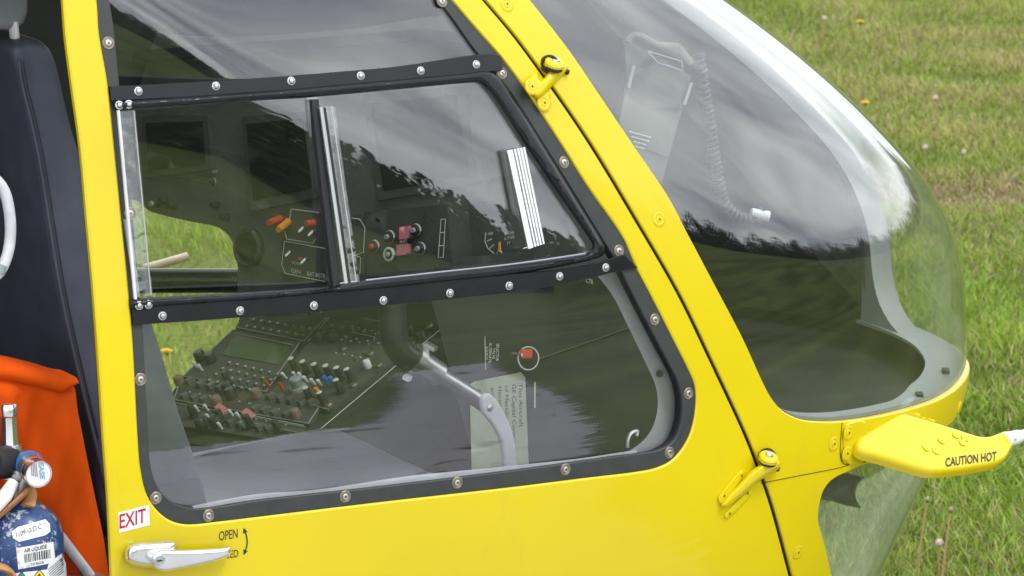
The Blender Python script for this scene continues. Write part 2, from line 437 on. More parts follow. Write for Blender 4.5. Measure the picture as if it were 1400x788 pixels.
class Plane:
    """a real flat face in the scene on which photo pixels can be placed"""
    def __init__(s, p, n):
        s.p, s.n = np.array(p, float), np.array(n, float)/np.linalg.norm(n)
    def at(s, px, h=0.0):
        v = rays(px); q = s.p
        t = ((q-CAM)@s.n)/(v@s.n); P = CAM+t[:, None]*v
        return P+s.n*np.broadcast_to(np.asarray(h, float), (len(P),))[:, None]
    def one(s, x, y, h=0.0): return Vector(s.at([(x, y)], h)[0])
    def mp(s): return lambda P, h: s.at(P, h)
def puff(name, outer, mapf, H, Bv, material, parent, res=6, back=.0, holes=(), prof=2.0, extra=None, sharp=50):
    """pillow-edged solid: 2D outline (pixels), height rises to H within Bv pixels of the rim; back sheet at -back"""
    outer = ccw(np.asarray(outer, float)); holes = [ccw(np.asarray(h, float)) for h in holes]
    V2, T, B = tri(outer, holes, res, Bv)
    d = segdist(V2, [outer]+holes); k = np.clip(d/Bv, 0, 1); h = H*(1-(1-k)**prof)**(1/prof)
    if extra is not None: h = h+extra(V2)*k
    Pt = mapf(V2, h); Pb = mapf(V2, np.full(len(V2), -back)); n = len(V2)
    Fc = [tuple(t[::-1]) for t in T]+[tuple(i+n for i in t) for t in T]+[(a, b, b+n, a+n) for a, b in B]
    o = mesh(name, list(Pt)+list(Pb), Fc, material, parent, True)
    o.data.set_sharp_from_angle(angle=math.radians(sharp)); return o
def text_geo(s, size=1.0, bold=0.0, shear=0.0):
    c = bpy.data.curves.new('t', 'FONT'); c.body = s; c.size = size; c.align_x = 'LEFT'; c.resolution_u = 3; c.offset = bold; c.shear = shear
    o = bpy.data.objects.new('t', c); COL.objects.link(o); bpy.context.view_layer.update()
    me = bpy.data.meshes.new_from_object(o.evaluated_get(bpy.context.evaluated_depsgraph_get()))
    V = np.array([v.co[:2] for v in me.vertices]); F = [tuple(p.vertices) for p in me.polygons]
    bpy.data.objects.remove(o); bpy.data.curves.remove(c); bpy.data.meshes.remove(me); return V, F
def text_px(name, s, p0, p1, height, mapf, h, material, parent, bold=.0, up=None):
    """lettering on a surface: baseline from pixel p0 to p1, cap height in pixels"""
    V, F = text_geo(s, 1.0, bold); lo, hi = V[:, 0].min(), V[:, 0].max(); capv = .69
    p0, p1 = np.array(p0, float), np.array(p1, float); b = p1-p0
    u_ = np.array([0., -1.]) if up is None else np.array(up, float)/np.linalg.norm(up)
    P = p0+((V[:, :1]-lo)/(hi-lo))*b+(V[:, 1:]/capv)*height*u_
    Q = mapf(P, h)
    # face the camera
    Fq = []
    for f in F:
        n = np.cross(Q[f[1]]-Q[f[0]], Q[f[2]]-Q[f[0]]); Fq.append(f if n@D3 < 0 else f[::-1])
    return mesh(name, Q, Fq, material, parent, False)
SK = lambda P, h: hit(P, h)      # pixels on the skin, raised by h

# ================================================================== GROUND
def ground_mat():
    m = bpy.data.materials.new('turf'); m.use_nodes = True; t = m.node_tree; b = t.nodes['Principled BSDF']; L = t.links.new
    b.inputs['Roughness'].default_value = .9; b.inputs['Specular IOR Level'].default_value = .1
    c = t.nodes.new('ShaderNodeTexCoord')
    n1 = t.nodes.new('ShaderNodeTexNoise'); n1.inputs['Scale'].default_value = .9; n1.inputs['Detail'].default_value = 8; n1.inputs['Roughness'].default_value = .7
    n2 = t.nodes.new('ShaderNodeTexNoise'); n2.inputs['Scale'].default_value = 40; n2.inputs['Detail'].default_value = 5
    L(c.outputs['Object'], n1.inputs['Vector']); L(c.outputs['Object'], n2.inputs['Vector'])
    r = t.nodes.new('ShaderNodeValToRGB'); L(n1.outputs[0], r.inputs[0]); e = r.color_ramp.elements
    e[0].position = .32; e[0].color = (.10, .14, .020, 1); e[1].position = .7; e[1].color = (.17, .165, .055, 1)
    x = r.color_ramp.elements.new(.5); x.color = (.11, .15, .024, 1)
    mx = t.nodes.new('ShaderNodeMixRGB'); mx.blend_type = 'MULTIPLY'; mx.inputs[0].default_value = .8
    r2 = t.nodes.new('ShaderNodeValToRGB'); L(n2.outputs[0], r2.inputs[0]); r2.color_ramp.elements[0].position = .3; r2.color_ramp.elements[0].color = (.3, .3, .3, 1); r2.color_ramp.elements[1].position = .7; r2.color_ramp.elements[1].color = (1.1, 1.1, 1.1, 1)
    L(r.outputs[0], mx.inputs[1]); L(r2.outputs[0], mx.inputs[2])
    # wide mowing swaths
    mp = t.nodes.new('ShaderNodeMapping'); mp.inputs['Scale'].default_value = (.06, .6, 1); mp.inputs['Rotation'].default_value = (0, 0, .5); L(c.outputs['Object'], mp.inputs['Vector'])
    n3 = t.nodes.new('ShaderNodeTexNoise'); n3.inputs['Scale'].default_value = 1.0; n3.inputs['Detail'].default_value = 3; L(mp.outputs[0], n3.inputs['Vector'])
    r3 = t.nodes.new('ShaderNodeValToRGB'); L(n3.outputs[0], r3.inputs[0]); r3.color_ramp.elements[0].position = .35; r3.color_ramp.elements[0].color = (.55, .6, .5, 1); r3.color_ramp.elements[1].position = .65; r3.color_ramp.elements[1].color = (1.35, 1.3, 1.2, 1)
    m3 = t.nodes.new('ShaderNodeMixRGB'); m3.blend_type = 'MULTIPLY'; m3.inputs[0].default_value = 1; L(mx.outputs[0], m3.inputs[1]); L(r3.outputs[0], m3.inputs[2])
    L(m3.outputs[0], b.inputs['Base Color']); MATS['turf'] = m
ground_mat()
def sheet(name, x0, x1, y0, y1, z, m):
    return tag(mesh(name, [(x0, y0, z), (x1, y0, z), (x1, y1, z), (x0, y1, z)], [(0, 1, 2, 3)], m, None, False), kind='structure')
sheet('ground', -900, 900, -900, 900, 0, 'turf')
def tarmac_mat():
    m = bpy.data.materials.new('asphalt'); m.use_nodes = True; t = m.node_tree; b = t.nodes['Principled BSDF']; L = t.links.new
    b.inputs['Roughness'].default_value = .85
    c = t.nodes.new('ShaderNodeTexCoord'); n = t.nodes.new('ShaderNodeTexNoise'); n.inputs['Scale'].default_value = .5; n.inputs['Detail'].default_value = 9
    L(c.outputs['Object'], n.inputs['Vector'])
    v = t.nodes.new('ShaderNodeTexNoise'); v.inputs['Scale'].default_value = 1.5; v.inputs['Detail'].default_value = 3; v.inputs['Distortion'].default_value = 1.5; L(c.outputs['Object'], v.inputs['Vector'])
    r = t.nodes.new('ShaderNodeValToRGB'); L(n.outputs[0], r.inputs[0]); r.color_ramp.elements[0].position = .3; r.color_ramp.elements[0].color = (.34, .332, .345, 1); r.color_ramp.elements[1].position = .7; r.color_ramp.elements[1].color = (.46, .45, .465, 1)
    r2 = t.nodes.new('ShaderNodeValToRGB'); L(v.outputs[0], r2.inputs[0]); r2.color_ramp.elements[0].position = .655; r2.color_ramp.elements[1].position = .685; r2.color_ramp.elements[0].color = (1, 1, 1, 1); r2.color_ramp.elements[1].color = (.25, .25, .25, 1)
    mx = t.nodes.new('ShaderNodeMixRGB'); mx.blend_type = 'MULTIPLY'; mx.inputs[0].default_value = 1; L(r.outputs[0], mx.inputs[1]); L(r2.outputs[0], mx.inputs[2]); L(mx.outputs[0], b.inputs['Base Color']); MATS['asphalt'] = m
tarmac_mat()
pv = [(-30, -.55), (1.5, -.55), (2.4, -3.0), (4.1, -5.6), (7.3, -11.6), (6.1, -12.0), (3.4, -7.4), (2.2, -7.7), (-30, -8.0)]
_r = random.Random(8); pe = []
for a, b in zip(pv, pv[1:]+pv[:1]):
    n = max(1, int(math.hypot(b[0]-a[0], b[1]-a[1])/(.022 if min(a[0], b[0]) > -20 else 1))); dxn, dyn = (b[1]-a[1]), -(b[0]-a[0]); q = math.hypot(dxn, dyn)
    for k in range(n):
        t = k/n; w = .10*math.sin(k*.014+a[0])+_r.triangular(-.20, .20); w = w if k else 0
        pe.append((a[0]+(b[0]-a[0])*t+dxn/q*w, a[1]+(b[1]-a[1])*t+dyn/q*w, .004))
tag(mesh('apron', pe, [tuple(range(len(pe)))[::-1]], 'asphalt', None, False), kind='structure')
# ------------------------------------------------------------------ grass blades, dandelions, far wood
def vnoise(x, y, f, seed):
    r = np.random.default_rng(seed); v = 0
    for k in range(7):
        a = r.uniform(0, 2*np.pi); q = f*r.uniform(.6, 1.7); v = v+np.sin((x*np.cos(a)+y*np.sin(a))*q*6.28+r.uniform(0, 6.28))
    return v/7**.5
def proj(p):
    q = p-CAM; w = q@D3; return 700+FPX*(q@R3)/w, 394-FPX*(q@U3)/w
HV = np.array([math.sin(YAW), math.cos(YAW)])
def gpt(px, py, z=0.0):
    v = rays([(px, py)])[0]; return CAM+v*((z-CAM[2])/v[2])
gband = gpt(1345, 272)[:2]@HV
def grass(n_hi, n_lo):
    def cand(n): return np.stack([RNG.uniform(-3, 13, n), RNG.uniform(.75, 15, n), np.zeros(n)], -1)
    P = cand(n_hi); u, v = proj(P); A = P[(u > 930) & (u < 1480) & (v > -60) & (v < 900)]
    P = cand(n_lo); u, v = proj(P); Bq = P[~((u > 930) & (u < 1480) & (v > -60) & (v < 900)) & (u > -500) & (u < 2100) & (v > -400) & (v < 1300)]
    P = np.concatenate([A, Bq]); n = len(P)
    clump = vnoise(P[:, 0], P[:, 1], 1.6, 3); big = vnoise(P[:, 0], P[:, 1], .33, 7); fine = vnoise(P[:, 0], P[:, 1], 5, 9)
    dep = P[:, :2]@HV-gband
    h = RNG.uniform(.022, .05, n)*(1+.25*clump)*np.where(dep < -.2, 1.1, .9)
    # blades grow in loose tufts with a common lean
    h = h*(1-.45*np.exp(-(dep/.26)**2))
    ang = RNG.uniform(0, 2*np.pi, n)*.75+(fine*1.2+clump)*1.3; lean = RNG.uniform(.15, 1.1, n)
    w = RNG.uniform(.0013, .0028, n)
    dx, dy = np.cos(ang), np.sin(ang); sx, sy = -dy, dx
    fa = RNG.uniform(0, 2*np.pi, n); sx, sy = np.cos(fa), np.sin(fa)
    lv = []
    for t, ww in ((0, .8), (.5, 1.0)):
        o = h*lean*t**1.6; z = h*t*np.sqrt(np.maximum(1-.35*(lean*t)**2, .2))
        c = P+np.stack([dx*o, dy*o, z], -1)
        lv.append(c-np.stack([sx, sy, 0*sx], -1)*(w*ww)[:, None]); lv.append(c+np.stack([sx, sy, 0*sx], -1)*(w*ww)[:, None])
    o = h*lean; lv.append(P+np.stack([dx*o, dy*o, h*np.sqrt(np.maximum(1-.35*lean**2, .2))], -1))
    V = np.stack(lv, 1).reshape(-1, 3)
    b = (np.arange(n)*5)[:, None]
    quads = np.concatenate([b, b+1, b+3, b+2], 1); tris = np.concatenate([b+2, b+3, b+4], 1)
    me = bpy.data.meshes.new('grass')
    nl = n*7; loops = np.empty((n, 7), np.int32); loops[:, :4] = quads; loops[:, 4:] = tris
    me.vertices.add(n*5); me.vertices.foreach_set('co', V.ravel()); me.loops.add(nl); me.loops.foreach_set('vertex_index', loops.ravel())
    me.polygons.add(2*n); st = np.empty((n, 2), np.int32); st[:, 0] = np.arange(n)*7; st[:, 1] = st[:, 0]+4
    me.polygons.foreach_set('loop_start', st.ravel()); me.update(calc_edges=True); me.validate()
    # colour of each blade: green, olive or straw
    far = np.clip((dep+.15)/.5, 0, 1)
    strip = np.exp(-((dep+.07*fine)/.26)**2)
    dry = .12+.26*far+.18*np.clip(clump, -1, 2)*far+.10*np.clip(big, -1, 2)+.85*strip
    k = RNG.uniform(0, 1, n) < dry
    g1 = np.array([.19, .335, .026]); g2 = np.array([.36, .42, .075]); st1 = np.array([.50, .41, .22]); st2 = np.array([.30, .22, .11])
    t = np.clip(RNG.uniform(0, 1, n)*.7+far*.35+.12*big, 0, 1)[:, None]
    c = g1*(1-t)+g2*t; t2 = RNG.uniform(0, 1, n)[:, None]; c = np.where(k[:, None], st1*(1-t2)+st2*t2, c)
    c = c*RNG.uniform(.65, 1.25, n)[:, None]*(1+.16*clump[:, None])
    ca = me.color_attributes.new('blade', 'FLOAT_COLOR', 'POINT')
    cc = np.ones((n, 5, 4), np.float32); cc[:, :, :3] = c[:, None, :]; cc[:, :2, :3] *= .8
    ca.data.foreach_set('color', cc.ravel())
    m = bpy.data.materials.new('grass_blade'); m.use_nodes = True; tn = m.node_tree; bs = tn.nodes['Principled BSDF']
    at = tn.nodes.new('ShaderNodeAttribute'); at.attribute_name = 'blade'; tn.links.new(at.outputs[0], bs.inputs['Base Color'])
    bs.inputs['Roughness'].default_value = .45; bs.inputs['Specular IOR Level'].default_value = .35
    tl = tn.nodes.new('ShaderNodeBsdfTranslucent'); tn.links.new(at.outputs[0], tl.inputs[0]); mx = tn.nodes.new('ShaderNodeMixShader'); mx.inputs[0].default_value = .25
    tn.links.new(bs.outputs[0], mx.inputs[1]); tn.links.new(tl.outputs[0], mx.inputs[2]); tn.links.new(mx.outputs[0], tn.nodes['Material Output'].inputs[0])
    MATS['grass_blade'] = m
    return tag(link('grass', me, 'grass_blade'), 'short green meadow grass with dry straw blades beyond the helicopter', 'grass', kind='stuff')
grass(2900000, 380000)

mat('petal', (.80, .50, .01), .6); mat('seed_white', (.60, .53, .46), .9); mat('stem', (.30, .30, .06), .6); mat('stem_dry', (.36, .24, .09), .6); mat('bract', (.16, .13, .06), .7)
def dandelion(px, py, hgt, kind, label, lean=(0, 0), gx=None):
    """px,py: the head's place; stands on the ground below it"""
    top = gpt(px, py, hgt); base = top.copy(); base[2] = 0; base[0] -= lean[0]; base[1] -= lean[1]
    r = empty('dandelion', base); B = Vector(base)
    tag(r, label, 'dandelion', 'dandelions in the grass')
    pth = [Vector((0, 0, 0)), Vector((lean[0]*.35, lean[1]*.35, hgt*.5)), Vector((lean[0], lean[1], hgt))]
    MB().tube([Vector(p) for p in crom(pth, .02, False)], .0024 if kind != 'bald' else .0026, 6).build('stem', 'stem' if kind == 'yellow' else 'stem_dry', r)
    h = Vector((lean[0], lean[1], hgt)); mb = MB(); rr = random.Random(px)
    if kind == 'yellow':
        for ring, (n, R, tl) in enumerate(((16, .018, .35), (14, .015, .8), (10, .010, 1.6))):
            for i in range(n):
                a = 6.283*(i+rr.random()*.6)/n; dr = Vector((math.cos(a), math.sin(a), tl)).normalized(); sd_ = Vector((-math.sin(a), math.cos(a), 0))*.0028
                p0 = h+Vector((0, 0, .002)); p1 = p0+dr*R*rr.uniform(.85, 1.1)
                mb.add([p0-sd_*.5, p0+sd_*.5, p1+sd_, p1-sd_, p0+Vector((0, 0, -.002)), p1-Vector((0, 0, .0015))], [(0, 1, 2, 3), (0, 4, 1), (3, 2, 5), (0, 3, 5, 4), (1, 4, 5, 2)])
        mb.build('flower_head', 'petal', r, False)
    else:
        R = .0095 if kind == 'seed' else .0050; n = 60 if kind == 'seed' else 26
        for i in range(n):
            z = 1-2*(i+.5)/n; a = i*2.39996; q = math.sqrt(1-z*z); dr = Vector((q*math.cos(a), q*math.sin(a), z)); t1 = dr.orthogonal().normalized(); t2 = dr.cross(t1)
            c = h+dr*R*rr.uniform(.6, 1.15)+Vector((0, 0, .004)); w = R*.28
            mb.add([h+Vector((0, 0, .004)), c+t1*w, c+t2*w, c-t1*w, c-t2*w, c+dr*w*.4], [(1, 2, 5), (2, 3, 5), (3, 4, 5), (4, 1, 5), (1, 3, 2), (1, 4, 3), (0, 1, 2), (0, 3, 4)])
        mb.build('seed_head', 'seed_white', r, False)
    MB().lathe([(.001, -.008), (.005, -.004), (.006, 0), (.002, .003)], 8, Matrix.Translation(h)).build('bract', 'bract', r)
for a in [(1176, 32, .10, 'yellow', 'yellow dandelion near the top edge of the grass'), (1183, 143, .07, 'yellow', 'yellow dandelion right beside the windscreen edge'),
          (1127, 26, .13, 'seed', 'pale dandelion clock at the top, left of the yellow flower', (.01, .0)), (1279, 135, .07, 'seed', 'large white dandelion clock alone in the upper right grass'),
          (1265, 203, .06, 'seed', 'small white dandelion clock just right of the windscreen'), (1318, 210, .08, 'seed', 'white dandelion clock above the dry strip of grass'),
          (1268, 684, .20, 'bald', 'tall dandelion stalk leaning right, nearest the chin window', (.025, .0)), (1300, 698, .21, 'bald', 'tall dandelion stalk with shed head, below the lettered probe arm', (.03, .01)),
          (1284, 744, .09, 'seed', 'low white dandelion clock at the foot of two stalks'), (228, 483, .06, 'yellow', 'yellow dandelion seen through the side window beside the console'),
          ]: dandelion(*a)

HAZ = [-112, -52, -48, -45, -38, -31, -20, 0, 40]; HEL = [0, 0, 4, 8.6, 6.6, 5.6, 4.4, 3.8, 3.8]
def hill_h(az): 
    el = float(np.interp(az, HAZ, HEL)); return 0.0 if el < .05 else 1.4+60*math.tan(math.radians(el))*min(1, el/2)
def bank():
    A_ = np.arange(-56, 41, 1.0); Rr = np.concatenate([np.linspace(26, 62, 19), [75, 96]]); V, F = [], []
    for a in A_:
        for r_ in Rr:
            t = min(1, max(0, (r_-26)/36)); z = hill_h(a)*t*t*(3-2*t)*min(1, max(0, (40-a)/4))
            V.append((r_*math.cos(math.radians(a)), r_*math.sin(math.radians(a)), z+.004))
    n = len(Rr)
    for i in range(len(A_)-1):
        for j in range(n-1): F.append((i*n+j, i*n+j+1, (i+1)*n+j+1, (i+1)*n+j))
    tag(mesh('hill', V, F, 'turf', None, True), kind='structure')
bank()
def wood():
    V, F = [], []; r = random.Random(3)
    def tree(x, y, H, R, con, z0):
        k = len(V); n = 7
        for j in range(5): a = 6.28*j/5; V.append((x+.18*math.cos(a), y+.18*math.sin(a), z0)); V.append((x+.1*math.cos(a), y+.1*math.sin(a), z0+H*.5))
        for j in range(5): F.append((k+2*j, k+2*((j+1) % 5), k+2*((j+1) % 5)+1, k+2*j+1))
        for i in range(190):
            t = r.random()**.8
            if con: z = H*(.08+.92*t); rad = R*(1-t)**.85*r.uniform(.35, 1)+.05
            else: z = H*(.04+.94*t); rad = R*math.sqrt(max(.03, 1-(1.7*t-.6)**2*.8))*r.uniform(.3, 1)
            a = r.uniform(0, 6.28); c = Vector((x+rad*math.cos(a), y+rad*math.sin(a), z+z0)); s = r.uniform(.3, .62)*(1-.5*t)*H/8
            u = Vector((r.gauss(0, 1), r.gauss(0, 1), r.gauss(0, .7))).normalized(); v = u.orthogonal().normalized(); q = len(V)
            for e_ in (u*s, v*s, -u*s*.8, -v*s): V.append(tuple(c+e_))
            V.append(tuple(c+u.cross(v)*s*.5)); F.extend([(q, q+1, q+4), (q+1, q+2, q+4), (q+2, q+3, q+4), (q+3, q, q+4)])
    az = -112.0
    while az < 34:
        hb = hill_h(az); dst = r.uniform(63, 84); el = 3.2 if az < -50 else 3.0
        H = (dst*math.tan(math.radians(el))+(1.4 if hb == 0 else 0))*r.uniform(.55, 1.12)
        a = math.radians(az); tree(dst*math.cos(a), dst*math.sin(a), H, H*r.uniform(.24, .42), r.random() < .3, hb)
        az += r.uniform(.10, .30)
    mat('wood_leaf', (.028, .046, .020), .8, noise=(.3, .5))
    o = mesh('distant_wood', V, F, 'wood_leaf', None, False); tag(o, 'dark distant wood mirrored in the cockpit windows', 'wood', kind='stuff')
wood()
# ================================================================== HELICOPTER
HELI = empty('helicopter', (0, 0, 0)); tag(HELI, 'yellow helicopter with domed windscreen parked on the grass', 'helicopter')
ST = 9   # pixel step for outlines
REAR = [(78, -62), (85, 0), (89, 51), (98, 120), (109, 200), (118, 300), (127, 400), (134.5, 500), (141, 600), (147, 680), (152, 788), (157, 900), (160, 985)]
SEAM = [(606, -62), (657, 0), (700, 51), (755, 126), (805, 200), (864, 298), (923, 400), (970, 497), (1015, 594), (1032, 637), (1050, 688), (1077, 788), (1106, 900), (1126, 985)]
def clean_px(a, eps=.6):
    out = [a[0]]
    for p in a[1:]:
        if np.linalg.norm(p-out[-1]) > eps: out.append(p)
    return np.array(out)
def shift(l, d): return [(x+d, y) for x, y in l]
ro = crom([(120, -42), (131, 0), (134.5, 46), (146, 114), (155, 200), (165, 300), (175, 400), (181, 476), (187, 590), (191, 640), (200, 677), (216, 700), (233, 712), (254, 717), (300, 713), (350, 707), (520, 686.5), (700, 666), (800, 653.5), (870, 645), (895, 640), (916, 630), (933, 611), (944, 588), (950, 555), (949, 527), (941, 507), (923, 471), (888, 402), (867, 362), (852, 327), (801, 253), (768, 200), (700, 99), (640, 28), (616, 0), (590, -28), (560, -48), (500, -53), (300, -52), (150, -50)], ST)
ri = crom([(143, -32), (149, 0), (154, 30), (163, 117), (172, 200), (182, 300), (190, 400), (195, 450), (199, 530), (203, 600), (206, 640), (217, 668), (236, 687), (266, 696), (300, 693), (350, 685), (528, 665), (700, 644), (852, 623), (903, 615), (921, 603), (930, 583), (933, 552), (927, 522), (913, 494), (893, 456), (865, 402), (845, 362), (818, 318), (743, 197), (690, 115), (655, 76), (609, 13), (596, 0), (572, -26), (540, -36), (300, -37), (160, -36)], ST)
door_out = np.concatenate([crom(REAR, ST, False), crom(SEAM[::-1], ST, False)])
DOOR = skin('cockpit_door', door_out, [ro], .004, .010, 'yellow_paint', HELI, res=2.2, bev=.28)
# the door's dark inner edge behind the skin gives the gap its depth
bevel_in = skin('door_return', np.concatenate([crom(shift(REAR, 7), ST, False), crom(shift(SEAM, -6)[::-1], ST, False)]), [crom([tuple(p) for p in inset(ccw(ri), -4)[::3]], ST)], -.008, .018, 'black_rubber', DOOR, res=3)
skin('window_retainer', ro, [ri], .001, .006, 'rubber_seal', DOOR, res=2.0, bev=.12)

# --- strips and the sliding window frame
s1t = [(148, 119), (250, 114), (350, 107.5), (528, 93), (680, 77), (697, 98)]; s1b = [(150, 134), (250, 129), (350, 122), (492, 111.5), (642, 98), (668, 94), (690, 103)]
def band(name, top, bot, off, th, m, parent, bev=.12, res=1.6):
    return skin(name, np.concatenate([crom(top, ST, False), crom(bot[::-1], ST, False)]), [], off, th, m, parent, res=res, bev=bev)
band('rivet_strip', s1t[:-1]+[(684, 88)], [(x, y+5) for x, y in s1b[:-2]]+[(655, 101), (684, 97)], .0075, .006, 'black_frame', DOOR)
s2t = [(178, 419), (260, 414), (350, 407), (440, 399), (528, 391), (620, 382), (700, 374), (780, 366), (820, 357), (850, 348)]
s2b = [(180, 444), (260, 439), (350, 432), (440, 425), (528, 417), (620, 408), (700, 399), (780, 386), (830, 374), (868, 366)]
band('rivet_strip', s2t, s2b, .0075, .006, 'black_frame', DOOR)
fo = crom([(152, 137.5), (250, 131.5), (350, 124.5), (500, 111.5), (640, 99), (662, 96), (676, 99), (688, 110), (743, 197), (800, 290), (822, 326), (828, 339), (824, 350), (812, 355), (700, 376), (600, 387), (528, 395), (440, 403), (350, 411), (177, 423)], ST, False)
fi = crom([(158, 152), (250, 146), (350, 138), (426, 133.5), (540, 123), (640, 114), (656, 114), (668, 124), (719, 200), (780, 290), (806, 328), (810, 337), (802, 346), (700, 361), (600, 372), (500, 383), (465, 390), (350, 399), (205, 407), (176, 409)], ST, False)
puff('sliding_window_frame', clean_px(np.concatenate([fo, fi[::-1]])), SK, .015, 6.5, 'black_frame', DOOR, res=6, back=.004, prof=1.8, sharp=85)
inner_lip = crom([(664, 118), (672, 126), (723, 201), (784, 291), (810, 329), (814, 338), (805, 348), (700, 364), (600, 375), (510, 385)], ST, False)
MB().tube(hit(inner_lip, .009), .0022, 8).build('channel_lip', 'black_frame', DOOR)
MB().tube(hit(crom([(500, 383.5), (600, 372.5), (700, 361.5), (800, 347)], ST, False), .0085), .0016, 6).build('pane_edge', 'inner_grey', DOOR)

# --- panes
def quad_band(t, b): return np.concatenate([crom(t, ST, False), crom(b[::-1], ST, False)])
top_pane = np.concatenate([crom([(146, 124), (250, 120), (350, 113), (528, 98), (672, 84)], ST, False), crom([(655, 70), (609, 8), (592, -14), (560, -40), (400, -44), (160, -40), (136, -30), (140, 0), (148, 50)], ST, False)])
UVT = uv([(185, -10), (320, 112)])
def top_bow(st):
    # the rear lower corner of the upper pane rolls under towards the frame
    a, b = UVT; t = (b-a)/np.linalg.norm(b-a); nn = np.array([-t[1], t[0]]); nn = nn if (np.array([a[0]+10, a[1]-30])-a)@nn > 0 else -nn
    d_ = (st-a)@nn; k = 2.4
    return -.0036*k*np.log1p(np.exp(np.clip(d_/k, -30, 30)))
skin('upper_pane', top_pane, [], -.003, .003, 'pane_glass', DOOR, res=1.0, bulge=top_bow)
mid_l = quad_band([(150, 143), (250, 139), (350, 131), (436, 127)], [(178, 416), (250, 412), (350, 405), (470, 396)])
mid_r = quad_band([(418, 130), (540, 117), (640, 107), (664, 110), (728, 198), (812, 326), (818, 340)], [(446, 398), (500, 391), (600, 380), (700, 368), (818, 346)])
# the sliding panes are bowed: their rear lower corner sits deeper in the channel
UVA = uv([(170, 400), (430, 190), (600, 262), (800, 340), (300, 140)])
def pane_bow(st):
    w = np.interp(-st[:, 0], [-UVA[0, 0], -UVA[4, 0], -UVA[1, 0], -UVA[2, 0], -UVA[3, 0]], [.135, .115, .080, .042, .012])
    return w*(st[:, 1]-UVA[4, 1])*.01
skin('fixed_pane', mid_l, [], -.001, .003, 'pane_glass', DOOR, res=1.5, bulge=pane_bow)
skin('sliding_pane', mid_r, [], .0045, .003, 'pane_glass', DOOR, res=1.5, bulge=pane_bow)
low_pane = np.concatenate([crom([(187, 430), (350, 422), (528, 407), (700, 390), (862, 358)], ST, False), crom([(875, 398), (903, 456), (923, 494), (937, 522), (942, 552), (938, 586), (928, 608), (908, 621), (852, 630), (700, 652), (528, 673), (350, 693), (300, 701), (262, 704), (230, 695), (210, 674), (200, 640), (196, 590), (191, 500)], ST, False)])
LZ = uv([(500, 410), (500, 670)])
skin('lower_pane', low_pane, [], -.005, .003, 'pane_glass', DOOR, res=1.5, bulge=lambda st: .030*(st[:, 1]-LZ[0, 1])*.01)
skin('pane_divider', quad_band([(423, 137), (433, 136)], [(453, 392), (463, 390)]), [], .0075, .012, 'black_rubber', DOOR, res=2, bev=.1)
# clear plastic strips: edge guard, slider guide and pull handle
def clear_strip(name, poly, off, lines, w=.0009, m='clear_strip'):
    o = skin(name, dens(poly, ST), [], off, .004, m, DOOR, res=1.5, bev=.05)
    for a, b in lines: MB().tube(hit(dens([a, b], ST, False), off+.0006), w, 6).build('strip_ridge', 'clear_edge', DOOR)
def white_bar(poly, off): skin('strip_bar', dens(poly, ST), [], off, .002, 'glint_white', DOOR, res=1.5, bev=.04)  # opaque white bars painted in for bright sky reflected on the ridges
clear_strip('edge_guard', [(161, 153), (183, 151), (207, 404), (183, 407)], .006, [((183, 152), (206.5, 403))])
skin('pale_seal', dens([(155.5, 152), (158.5, 152), (182, 409), (178.5, 409)], ST), [], .0145, .004, 'inner_pale', DOOR, res=1.5)
skin('edge_bar', dens([(168, 300), (176, 300), (190, 406), (183, 407)], ST), [], .0045, .004, 'inner_grey', DOOR, res=1.5)
clear_strip('slider_guide', [(431, 147), (453, 145), (487, 385), (465, 388)], .012, [((453, 146), (487, 385)), ((465, 387.5), (487, 385)), ((441, 147), (475, 387))])
skin('strip_bar', dens([(432, 148), (435, 148), (469, 387), (466, 387.5)], ST), [], .0135, .002, 'clear_edge', DOOR, res=1.5)
skin('strip_core', dens([(437, 148), (440, 148), (474, 386.5), (471, 387)], ST), [], .0135, .002, 'black_rubber', DOOR, res=1.5)
clear_strip('pull_handle', [(685, 207), (711, 202), (738, 333), (714, 341)], .016, [((710, 203), (738, 333)), ((715, 340), (738, 333))])
for x0, x1 in [(0, .26), (.36, .43), (.52, .60), (.68, .76), (.84, .92)]:
    A_, B_ = np.array([685.5, 207]), np.array([711, 202.]); C_, D_ = np.array([714.5, 340.5]), np.array([738, 333.])
    white_bar([A_+(B_-A_)*x0, A_+(B_-A_)*x1, C_+(D_-C_)*x1, C_+(D_-C_)*x0], .0178)

# --- door inner frame behind the lower pane and its ledge, pale to paint in light
def SKi(off): return lambda P, h: hit(P, off+np.asarray(h))
def islab(name, poly, off, th, m, parent, res=14):
    return shell(name, np.asarray(poly, float), [], SKi(off), 0.0, th, m, parent, res, 0.0, flip=True)
islab('inner_frame', np.concatenate([crom([(812, 372), (836, 402), (858, 445), (882, 495), (897, 530), (899, 558), (892, 585), (878, 604), (852, 622)], ST, False), crom([(905, 625), (935, 600), (946, 560), (940, 515), (905, 440), (872, 385), (855, 362)], ST, False)]), -.035, .01, 'inner_grey', DOOR)
islab('inner_ledge', np.concatenate([crom([(262, 692), (350, 676), (430, 670), (560, 651), (640, 643), (700, 637), (800, 626), (870, 615)], ST, False), crom([(872, 628), (800, 640), (700, 655), (528, 676), (350, 696), (275, 704)], ST, False)]), -.03, .012, 'inner_pale', DOOR)
MB().lathe([(.006, 0), (.006, .004), (.002, .005)], 12, frame(hit([(902, 511)], -.031)[0], -D3)).build('frame_plug', 'black_rubber', DOOR)
hk = hit([(858, 612), (859, 600), (864, 592), (872, 590), (870, 596)], -.02); MB().tube(crom(hk, .004, False), .003, 8).build('hook', 'bare_metal', DOOR)

